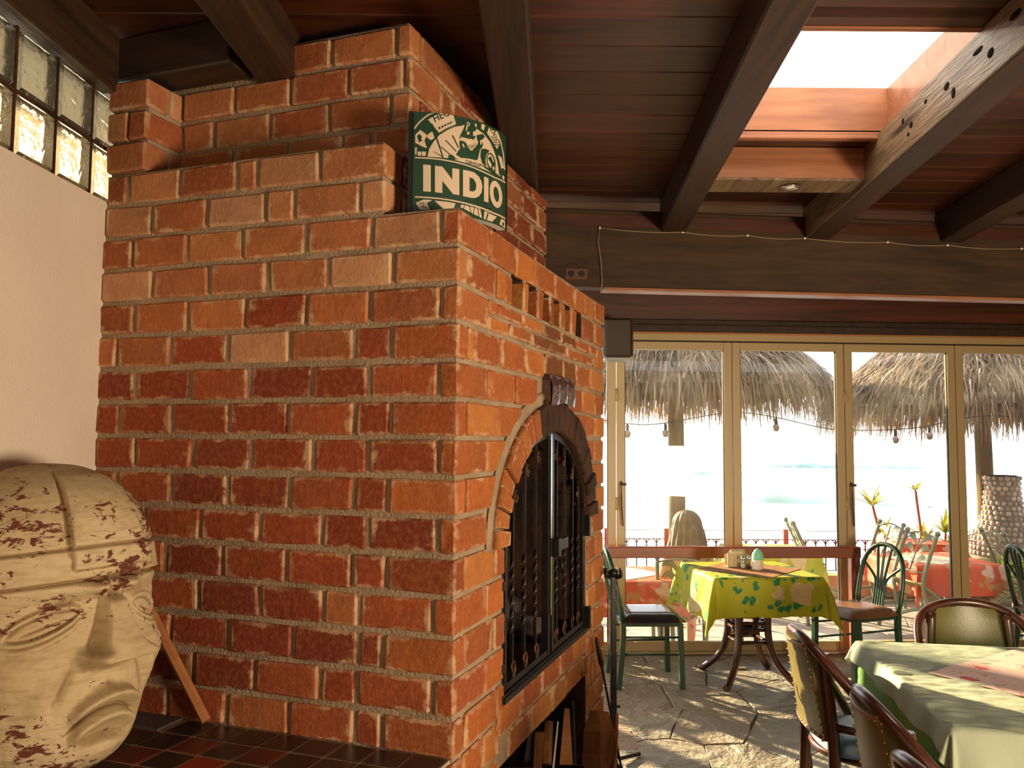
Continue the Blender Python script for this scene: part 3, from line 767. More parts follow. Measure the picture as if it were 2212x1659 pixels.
# bricks of the front face.  ellipse of the arch: centre (1.01,1.275)
AC = (1.01, 1.275); AO = (.735, .54); AI = (.578, .405)
def inarch(s, z, e=(.745, .55)): return z > AC[1] and ((s - AC[0]) / e[0]) ** 2 + ((z - AC[1]) / e[1]) ** 2 < 1
def left_limit(z0, z1):     # where the front face stops left / right of the arch
    lim = 0
    for z in (z0, z1):
        if z >= AC[1]:
            q = 1 - ((z - AC[1]) / .55) ** 2
            lim = max(lim, .745 * math.sqrt(q) if q > 0 else 0)
        else: lim = max(lim, .575)
    return lim
def brow(z0, z1, js, a=None, b=None, dk=False):
    ed = js[:]
    for i in range(len(ed) - 1):
        if ed[i + 1] - ed[i] < .03: continue
        p = pro(); c = colB(z0)
        if dk and .80 < (ed[i] + ed[i + 1]) / 2 < 1.35: c = tuple(q * .42 for q in c)
        brick((ed[i] + G / 2, -p, z0), (ed[i + 1] - G / 2, .07, z1), c, fp)
E1 = LB - .001 + G / 2
brow(*zrow(1), [.257, .54, .787, 1.042, 1.357, 1.554, 1.731, E1])
z0, z1 = zrow(2)
SL = [(.504, .634), (.679, .799), (.865, .971), (1.021, 1.131), (1.191, 1.305), (1.378, 1.511)]
brow(z0, z1, [.079, .337, .42]); brow(z0, z1, [.42, .510])
for i in range(5): brick((SL[i][1] - .002, -.001, z0 - .006), (SL[i + 1][0] + .002, .075, z1 + .006), tuple(q * (.75 if i in (2, 3) else 1) for q in colB(0)), fp)
brow(z0, z1, [1.508, 1.73, E1])
z0, z1 = zrow(3); zm = (z0 + z1) / 2
brow(zm + .005, z1, [.256, .348, .609, .867, 1.144, 1.379, 1.638, 1.79], dk=True)
brow(z0, zm - .005, [.256, .468, .73, .976, 1.224, 1.483, 1.72, 1.79], dk=True); brow(z0, z1, [1.79, E1])
brow(*zrow(4), [.077, .127, .38, .648, .89, 1.169, 1.393, 1.646, E1], dk=True)
full = {5: [.266, .53, .79, 1.03, 1.26, 1.499, 1.74, E1], 6: [.08, .359, .62, .87, 1.15, 1.38, 1.56, 1.75, E1], 7: [.248, .45, .6, 1.40, 1.587, 1.75, E1], 8: [.078, .347, .5, 1.5, 1.69, E1],
        9: [.268, .42, 1.6, 1.74, E1], 10: [.073, .334, .5, 1.6, 1.69, E1], 11: [.26, .5, 1.60, 1.76, E1], 12: [.077, .325, .5, 1.6, 1.69, E1], 13: [.256, .5, 1.6, 1.75, E1]}
def halfw(z):
    if z < AC[1]: return .584
    q = 1 - ((z - AC[1]) / .552) ** 2
    h = .750 * math.sqrt(q) if q > 0 else 0
    if 1.79 < z < 1.93: h = max(h, .195)
    return h
def cut_brick(s0, s1, z0, z1, side, col):
    # brick of the front face cut to the curve of the arch on one side
    zs = [z0 + (z1 - z0) * i / 5 for i in range(6)]
    if side < 0: q = [(s0, z0)] + [(max(s0 + .004, min(s1, AC[0] - halfw(z))), z) for z in zs] + [(s0, z1)]
    else: q = [(s1, z1)] + [(min(s1 - .004, max(s0, AC[0] + halfw(z))), z) for z in zs[::-1]] + [(s1, z0)]
    mb = MB().prism(q, 0, .072, .006); p = pro()
    for v in mb.v: v.x, v.y, v.z = v.x, .070 - v.z - p, v.y
    for i, f in enumerate(mb.f):
        if len(f) == len(q): mb.uv[i] = [((mb.v[k].x - s0) / (s1 - s0), (mb.v[k].z - z0) / (z1 - z0)) for k in f]
        else: mb.uv[i] = [(0, 0)] * len(f)
    return mb.build('brick', 'brick', fp, color=col)
for k, js in full.items():
    z0, z1 = zrow(k); js = sorted(js)
    for i in range(len(js) - 1):
        a_, b_ = js[i] + G / 2, js[i + 1] - G / 2
        wd_ = [halfw(z0 + (z1 - z0) * q / 5) for q in range(6)]
        mx, mn = max(wd_), min(wd_)
        if b_ < AC[0] - mx or a_ > AC[0] + mx: brow(z0, z1, [js[i], js[i + 1]]); continue
        if a_ < AC[0] - mn - .02: cut_brick(a_, min(b_, AC[0] - mn), z0, z1, -1, colB(z0))
        if b_ > AC[0] + mn + .02: cut_brick(max(a_, AC[0] + mn), b_, z0, z1, 1, colB(z0))
z0, z1 = zrow(14); brow(z0, z1, [.083, .361, .44])
brow(z0, z1, [1.6, 1.69, E1])
brow(.643, .738, [.372, .62, .878, 1.124, 1.356, 1.6]); brow(.533, .631, [.491, .736, 1.004, 1.232, 1.505, 1.6])
brick((-.001, -.001, ZJ(15) + G / 2), (.07, .22, ZJ(14) - G / 2), colB(0), fp)
brow(ZJ(15) + G / 2, ZJ(14) - G / 2, [.07, .239, .366]); brow(.533, .631, [.366, .491]) if False else None
for k in range(15, 20):
    a, b = ZJ(k) + G / 2, ZJ(k - 1) - G / 2
    if k > 15: brow(a, b, [-.001 - G / 2, .12 + .13 * (k % 2), .40])
    brow(a, b, [1.6, 1.69 + .07 * (k % 2), E1])
brow(ZJ(15) + G / 2, ZJ(14) - G / 2, [.366, .40])
# core of mortar with the openings
def ell(e, n, a0=0.0, a1=PI): return [(AC[0] + e[0] * math.cos(a0 + (a1 - a0) * i / n), AC[1] + e[1] * math.sin(a0 + (a1 - a0) * i / n)) for i in range(n + 1)]
hole = [(.432, .742), (1.592, .742)] + ell((.582, .412), 24)
hole = [(1.592, .742)] + ell((.582, .412), 24) + [(.432, .742)]
slots = [[(a, 2.134), (b, 2.134), (b, 2.252), (a, 2.252)] for a, b in SL]
outer = [(.009, 0), (.40, 0), (.40, .53), (1.6, .53), (1.6, 0), (LB - .012, 0), (LB - .012, 2.36), (.009, 2.36)]
TD = .010
mb = MB()
loops = [outer] + [hole] + slots
vl = [[Vector((p[0], p[1], 0)) for p in lp] for lp in loops]
flat = [p for lp in loops for p in lp]
for p in flat: mb.v.append(Vector((p[0], TD, p[1])))
for t3 in tessellate_polygon(vl): mb.face(t3)
def wallring(lp, d, closed=True):
    b = len(mb.v)
    for p in lp: mb.v.append(Vector((p[0], TD, p[1])))
    for p in lp: mb.v.append(Vector((p[0], d, p[1])))
    n_ = len(lp)
    for i in range(n_ if closed else n_ - 1):
        i2 = (i + 1) % n_; mb.face([b + i, b + i2, b + n_ + i2, b + n_ + i])
# left side, top, right side, back of the block
b = len(mb.v)
x0, x1, ya, yb, zt = .009, LB - .012, TD, LA, 2.36
for p in ((x0, ya, 0), (x0, yb, 0), (x0, yb, zt), (x0, ya, zt), (x1, ya, 0), (x1, yb, 0), (x1, yb, zt), (x1, ya, zt)): mb.v.append(Vector(p))
for f in ((0, 1, 2, 3), (4, 7, 6, 5), (3, 2, 6, 7), (1, 5, 6, 2)): mb.face([b + i for i in f])
mb.build('mortar_core', 'mortar', fp)
mb = MB()
wallring(hole, .62); wallring([(.40, 0), (.40, .53), (1.6, .53), (1.6, 0)], .7, False)
b = len(mb.v)
for p in ((.3, .62, .6), (1.7, .62, .6), (1.7, .62, 1.8), (.3, .62, 1.8), (.3, .7, 0), (1.7, .7, 0), (1.7, .7, .6), (.3, .7, .6)): mb.v.append(Vector(p))
mb.face([b, b + 1, b + 2, b + 3]); mb.face([b + 4, b + 5, b + 6, b + 7])
for sl in slots: wallring(sl, .25); bb = len(mb.v); mb.v += [Vector((p[0], .25, p[1])) for p in sl]; mb.face([bb, bb + 1, bb + 2, bb + 3])
mb.build('firebox_lining', 'soot', fp)
# sooty bricks at the back of the firebox
for k in range(7):
    z0 = .76 + k * .125
    for i in range(5):
        s0 = .46 + i * .235 - (.11 if k % 2 else 0); s1 = s0 + .222
        s0 = max(s0, .44); s1 = min(s1, 1.58)
        if s1 - s0 > .05: MB().cbox((s0, .56, z0), (s1, .61, z0 + .112), .006, .002, rb).build('firebox_brick', 'soot', fp)
# arch stones
NV = 23
for i in range(NV):
    a0 = PI * i / NV; a1 = PI * (i + 1) / NV; am = (a0 + a1) / 2
    deg = math.degrees(am)
    eo = (AO[0] - (.045 if deg > 100 else 0), AO[1] - (.02 if deg > 100 else 0))
    def pt(e, a, sh=0): return (AC[0] + e[0] * math.cos(a), AC[1] + e[1] * math.sin(a))
    sh = .008; q = [pt(AI, a0 + sh), pt(eo, a0 + sh * .8), pt(eo, a1 - sh * .8), pt(AI, a1 - sh)]
    jit = rb.uniform(-.008, .008)
    mb = MB(); d0 = -.010 - rb.uniform(0, .012); d1 = .15
    b = len(mb.v)
    cx = sum(p[0] for p in q) / 4; cz = sum(p[1] for p in q) / 4
    for p in q: mb.v.append(Vector((p[0], d1, p[1])))
    for p in q: mb.v.append(Vector((p[0] + jit * .4, d0 + .008, p[1])))
    for p in q: mb.v.append(Vector((p[0] + (cx - p[0]) * .10 + jit * .4, d0, p[1] + (cz - p[1]) * .10)))
    for r in (0, 4):
        for k in range(4): k2 = (k + 1) % 4; mb.face([b + r + k, b + r + k2, b + r + 4 + k2, b + r + 4 + k])
    mb.face([b + 8, b + 9, b + 10, b + 11], [(0, 0), (1, 0), (1, 1), (0, 1)]); mb.face([b + 3, b + 2, b + 1, b])
    sooty = deg < 108
    mb.build('arch_brick', 'arch' if sooty else 'brick', fp, color=tuple(q_ * .9 for q_ in colB(0)))
# mortar fillet outlining the left of the arch
pts = [(AC[0] + (AO[0] - .012) * math.cos(a), .004, AC[1] + (AO[1] + .004) * math.sin(a)) for a in [PI * (.55 + .45 * i / 18) for i in range(19)]]
mf = MB(); mf.tube(pts, .028, 8, squash=.2); mf.build('mortar_fillet', 'mortar', fp)
# three glazed tiles as keystone
for i in range(3):
    s0 = .885 + i * .118; s1 = s0 + .112
    def tf(u, v, s0=s0, s1=s1, i=i):
        s = s0 + (s1 - s0) * u; zz = 1.800 + .118 * v - .03 * abs((u + i) / 3 - .5) * (1 if v < .5 else .4)
        return ((s - 1.065) * (1 + .03 * v) + 1.065, -.030 - .014 * (1 - (2 * u - 1) ** 2) - .006 * math.sin(v * PI) + .02 * max(0, v - .72) / .28, zz)
    mb = MB().grid(8, 12, tf); mb.box(((s0 + s1) / 2, -.005, 1.855), (s1 - s0 - .004, .045, .108))
    mb.build('keystone_tile', 'glaze', fp)

# ---- iron doors
GY = .020
def bar_tw(x, z0, z1, tw0, tw1):
    # square bar with a twisted stretch between tw0 and tw1
    mb = MB(); n_ = max(8, int((z1 - z0) / .012)); pts = [(x, GY, z0 + (z1 - z0) * i / n_) for i in range(n_ + 1)]
    b = len(mb.v); ang = 0
    for i, p in enumerate(pts):
        if tw0 < p[2] < tw1: ang += .42
        for k in range(4):
            a = ang + PI / 4 + k * PI / 2; mb.v.append(Vector((p[0] + .0085 * math.cos(a), p[1] + .0085 * math.sin(a), p[2])))
    for i in range(n_):
        for k in range(4): k2 = (k + 1) % 4; mb.face([b + i * 4 + k, b + i * 4 + k2, b + (i + 1) * 4 + k2, b + (i + 1) * 4 + k])
    return mb
def archz(s, e=(.555, .385)):
    q = 1 - ((s - AC[0]) / e[0]) ** 2; return AC[1] + e[1] * math.sqrt(max(0, q))
def scroll(x, z, r, turn=1, n_=16, up=1):
    return [(x + turn * (r * (1 - .055 * i)) * math.sin(i * .42) , GY - .004, z + up * (r - (r * (1 - .055 * i)) * math.cos(i * .42))) for i in range(n_)]
fr = MB()
fr.tube([(.444, GY, .745), (.444, GY, AC[1])] + [(AC[0] - .572 * math.cos(PI * i / 24), GY, AC[1] + .40 * math.sin(PI * i / 24)) for i in range(1, 24)] + [(1.584, GY, AC[1]), (1.584, GY, .745)], .013, 4, squash=1.0, smooth=False)
fr.box((1.012, GY - .012, .748), (1.17, .030, .020)); fr.box((1.012, GY + .03, .763), (1.14, .10, .008))
for zz in (1.14, 1.0, .86, .755): fr.box((.424, GY - .012, zz), (.03, .022, .03))
fr.box((1.598, GY - .02, 1.235), (.03, .03, .10)); fr.box((1.598, GY - .02, .80), (.03, .03, .10))
fr.build('door_frame', 'iron', fp)
for nm, xs, xi, xo in (('l', (.565, .70, .84), .985, .47), ('r', (1.13, 1.26, 1.39, 1.49), 1.040, 1.556)):
    lf = MB(); lf.box((xi, GY, (.77 + archz(xi)) / 2), (.028, .028, archz(xi) - .77))
    lf.box((xo, GY, (.77 + AC[1] + .05) / 2), (.022, .024, AC[1] + .05 - .77))
    a, b = sorted((xi, xo)); lf.box(((a + b) / 2, GY, .782), (b - a, .024, .022))
    cc = [(a + (b - a) * i / 14, GY, archz(a + (b - a) * i / 14)) for i in range(15)]
    lf.tube(cc, .012, 4, smooth=False)
    leaf_o = lf.build('iron_door', 'iron', fp)
    for x in xs:
        bar_tw(x, .785, archz(x) - .004, .95, 1.22).build('bar', 'iron', leaf_o)
        t_ = 1 if x < AC[0] else -1
        MB().tube(scroll(x, .79, .035, t_), .005, 6).build('scroll', 'rust', leaf_o)
        MB().tube(scroll(x + t_ * .028, archz(x) - .045, .026, -t_, 16, -1), .005, 6).build('scroll', 'rust', leaf_o)
    if nm == 'r':
        h = MB(); h.box((1.10, GY - .03, 1.205), (.17, .02, .045)); h.box((1.03, GY - .03, 1.20), (.04, .035, .075)); h.tube([(1.03, GY - .05, 1.15), (1.03, GY - .06, 1.10)], .008, 6)
        h.build('latch', 'iron', leaf_o)
    else:
        h = MB(); h.box((.985, GY - .018, 1.30), (.018, .010, .74)); h.build('cover_strip', 'steel', leaf_o)

# ---- shelf end: the brick chimney
ch = thing('brick_chimney', 'brick chimney rising from the top of the fireplace to the ceiling', 'chimney', tuple(FM @ Vector((0, 0, 2.365))), TH)
CB = 2.365
def cbk(lo, hi, c, nm='brick'):
    return MB().cbox((lo[0], lo[1], lo[2] - CB), (hi[0], hi[1], hi[2] - CB), .007, .003, rb).build(nm, 'brick', ch, color=c)
for k, js in ((0, [1.193, .951, .713, .598, .35]), (-1, [1.31, 1.077, .832, .749, .502])):
    z0, z1 = zrow(k); ed = [LA + .005] + js
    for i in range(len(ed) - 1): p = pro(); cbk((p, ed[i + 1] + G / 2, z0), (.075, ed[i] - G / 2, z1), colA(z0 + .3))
    cbk((-.001, .26, z0), (.12, js[-1] - G / 2, z1), colA(z0))
    ed = [.12 + G / 2, .33 - .1 * k, .58, .82, 1.07, 1.31, 1.56, 1.75 + G / 2]
    for i in range(len(ed) - 1): cbk((ed[i] + G / 2, .26 - pro(), z0), (ed[i + 1] - G / 2, .33, z1), tuple(q * .8 for q in colA(1.5)))
chr_ = {-2: [.987, .748, .521, .41], -3: [1.081, .832, .581, .335], -4: [.989, .745, .504, .285], -5: [1.06, .783, .578, .319]}
for k, js in chr_.items():
    z0, z1 = zrow(k); ed = [1.228] + js
    top = z1
    for i in range(len(ed) - 1):
        if k == -5 and ed[i] > .8: continue
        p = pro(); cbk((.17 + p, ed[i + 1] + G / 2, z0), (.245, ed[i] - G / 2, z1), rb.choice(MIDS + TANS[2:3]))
    cbk((.169, .26, z0), (.169 + (.075 if k % 2 else .24), js[-1] - G / 2, z1), rb.choice(MIDS))
    ed = ([.245 if k % 2 else .41] + [[.52, .77, 1.01, 1.26, 1.5], [.62, .86, 1.10, 1.35, 1.6]][k % 2] + [1.75 + G / 2])
    for i in range(len(ed) - 1):
        if k == -5 and ed[i + 1] > 1.05: continue
        cbk((ed[i] + G / 2, .26 - pro(), z0), (ed[i + 1] - G / 2, .33, z1 if ed[i + 1] < 1.06 or k > -4 else 2.90), tuple(q * .75 for q in rb.choice(MIDS + REDS)))
# pier at the wall
for k in (-2, -3, -4, -5):
    z0, z1 = zrow(k)
    if k == -5: continue
    if k % 2: cbk((.0, 1.325, z0), (.09, LA + .01, z1), colA(2.5)); cbk((.0, 1.235, z0), (.23, 1.317, z1), colA(2.5))
    else: cbk((.0, 1.235, z0), (.11, LA + .01, z1), colA(2.5)); cbk((.122, 1.235, z0), (.23, LA, z1), colA(2.5))
mc = MB()
mc.box(((.009 + 1.74) / 2, (.272 + LA) / 2, (2.36 + 2.598) / 2 - CB), (1.731, LA - .272, .238))
mc.box(((.182 + 1.0) / 2, (.272 + LA) / 2, (2.59 + 3.06) / 2 - CB), (.818, LA - .272, .47)); mc.box(((.98 + 1.74) / 2, (.272 + LA) / 2, (2.59 + 2.89) / 2 - CB), (.76, LA - .272, .30))
mc.box((.12, 1.325, (2.59 + 2.95) / 2 - CB), (.20, .16, .36))
mc.build('mortar_core', 'mortar', ch)
tag(MB().cbox((0, 0, 0), (.72, .58, .025), .008).build('cement_cap', 'cement', ch, (.185, .275, 3.062 - CB)))

# ---- ledge with dark tiles in front of the left face
LZ = .712
lg = thing('tiled_ledge', 'low brick ledge topped with dark and red square tiles along the fireplace', 'ledge', P0, TH)
mb = MB().prism([(-.004, .008), (-.004, 1.398), (-1.236, 1.03), (-1.236, .008)], 0, LZ - .003); mb.build('ledge_core', 'pale_grout', lg)
tag(MB().cbox((-.120, .975, LZ - .02), (-.004, 1.37, LZ + .004), .003).build('cement_strip', 'wet_cement', lg))
for i in range(10):
    for j in range(13):
        if i == 0 and j > 7: continue
        s1 = -.006 - i * .118; t0 = .012 + j * .118
        if t0 + .115 > 1.398 + .2985 * (s1 - .118): continue
        red = (i, j) in ((1, 6), (1, 4), (2, 5), (2, 7), (2, 3), (3, 6), (3, 4), (3, 1), (4, 2), (4, 5))
        MB().cbox((s1 - .1125, t0, LZ - .02), (s1 - .0045, t0 + .108, LZ), .002, .0008, rb).build('tile', 'brightred' if (i, j) == (2, 5) else 'redtile' if red else 'tile', lg)
for k in range(6):
    a = .03 + k * CH; b_ = a + CH - G
    if b_ > LZ - .02: b_ = LZ - .012
    off = .12 if k % 2 else 0
    s = 0.0
    while s > -1.2:
        e = max(s - .232 + (off if s == 0 else 0), -1.236)
        brick((e + G / 2, -.012, a), (s - G / 2, .05, b_), colB(0), lg); s = e - 0.0001
        if s <= -1.23: break

# ---- firewood, logs
def fw(pts, r, label, mat='log', n=5, sq=.6, name='firewood_stick', rot=0):
    A = FM @ Vector(pts[0])
    t = thing(name, label, 'firewood', tuple(A), 0)
    tag(t, group=None)
    q = [FM @ Vector(p) - A for p in pts]
    MB().tube(q, r, n, squash=sq, smooth=False).build('wood_body', mat, t)
    return t
fw([(1.14, .16, .012), (1.335, .16, .43)], [.05, .045], 'dark split board standing at the back left of the wood niche', 'char', 4)
fw([(.918, .05, .012), (.94, .03, .475)], [.022, .026], 'orange brown square stick standing upright left in the wood niche', n=4)
fw([(.74, -.05, .262), (.89, -.03, .315)], [.018, .034], 'short pointed offcut resting on the rim of the iron basket', n=3)
fw([(1.10, .06, .012), (1.29, .10, .395)], [.06, .055], 'broad reddish split log leaning in the middle of the wood niche', n=6, sq=.4)
fw([(.95, -.02, .29), (1.205, .03, .43)], [.009, .006], 'thin pale splinter crossing in front of the split logs', 'white', 4)
fw([(1.36, .04, .012), (1.42, .05, .42)], [.062, .016], 'tan wedge of firewood standing right of the pale splinter', 'stick', n=4, sq=.4)
fw([(1.50, .03, .012), (1.60, .07, .40)], [.010, .009], 'thin dark rod leaning between the wedge and the bark slab', 'char', 5)
fw([(1.60, -.055, .012), (1.64, -.05, .16), (1.625, -.05, .27), (1.66, -.045, .345)], [.10, .095, .085, .05], 'large orange brown bark slab at the right end of the wood niche', n=6, sq=.4)
fw([(1.54, -.14, .012), (1.81, -.10, .285)], [.034, .024], 'wide split board leaning outside beside the tool stand', n=4, sq=.35)
fw([(1.47, -.15, .012), (1.74, -.12, .24)], [.006, .005], 'thin twig leaning outside the wood niche', 'stick', 4)
lh = thing('log_basket', 'low black iron basket standing in front of the wood niche', 'basket', (.20, 3.42, 0), R(2))
MB().tube([(-.24, -.07, .262), (.12, -.07, .262), (.12, .12, .262), (-.24, .12, .262)], .010, 6, closed=True).build('rim', 'iron', lh)
for x_ in (-.24, .12):
    for y_ in (-.07, .12): MB().tube([(x_, y_, 0), (x_, y_, .262)], .009, 6).build('leg', 'iron', lh)
MB().tube(smooth_path([(-.06, -.07, .262), (-.02, -.072, .292), (.03, -.072, .292), (.07, -.07, .262)], 5), .012, 6).build('hoop', 'iron', lh)
rg = random.Random(5)
for lab, p, q_, r in (('dark grey log lying at the front inside the firebox', (.52, .22, .80), (1.20, .30, .82), .05), ('greyish log lying behind in the firebox', (.60, .36, .83), (1.48, .34, .85), .055),
                      ('short charred log stacked on top in the firebox', (.70, .28, .90), (1.12, .30, .93), .045), ('ashy log end pointing forward in the firebox', (1.28, .14, .80), (1.38, .46, .83), .05)):
    A = FM @ Vector(p); t = thing('fire_log', lab, 'log', tuple(A))
    d = FM @ Vector(q_) - A
    MB().tube([d * u for u in (0, .25, .5, .75, 1)], [r * rg.uniform(.85, 1.1) for _ in range(5)], 9).build('log_body', 'char', t)

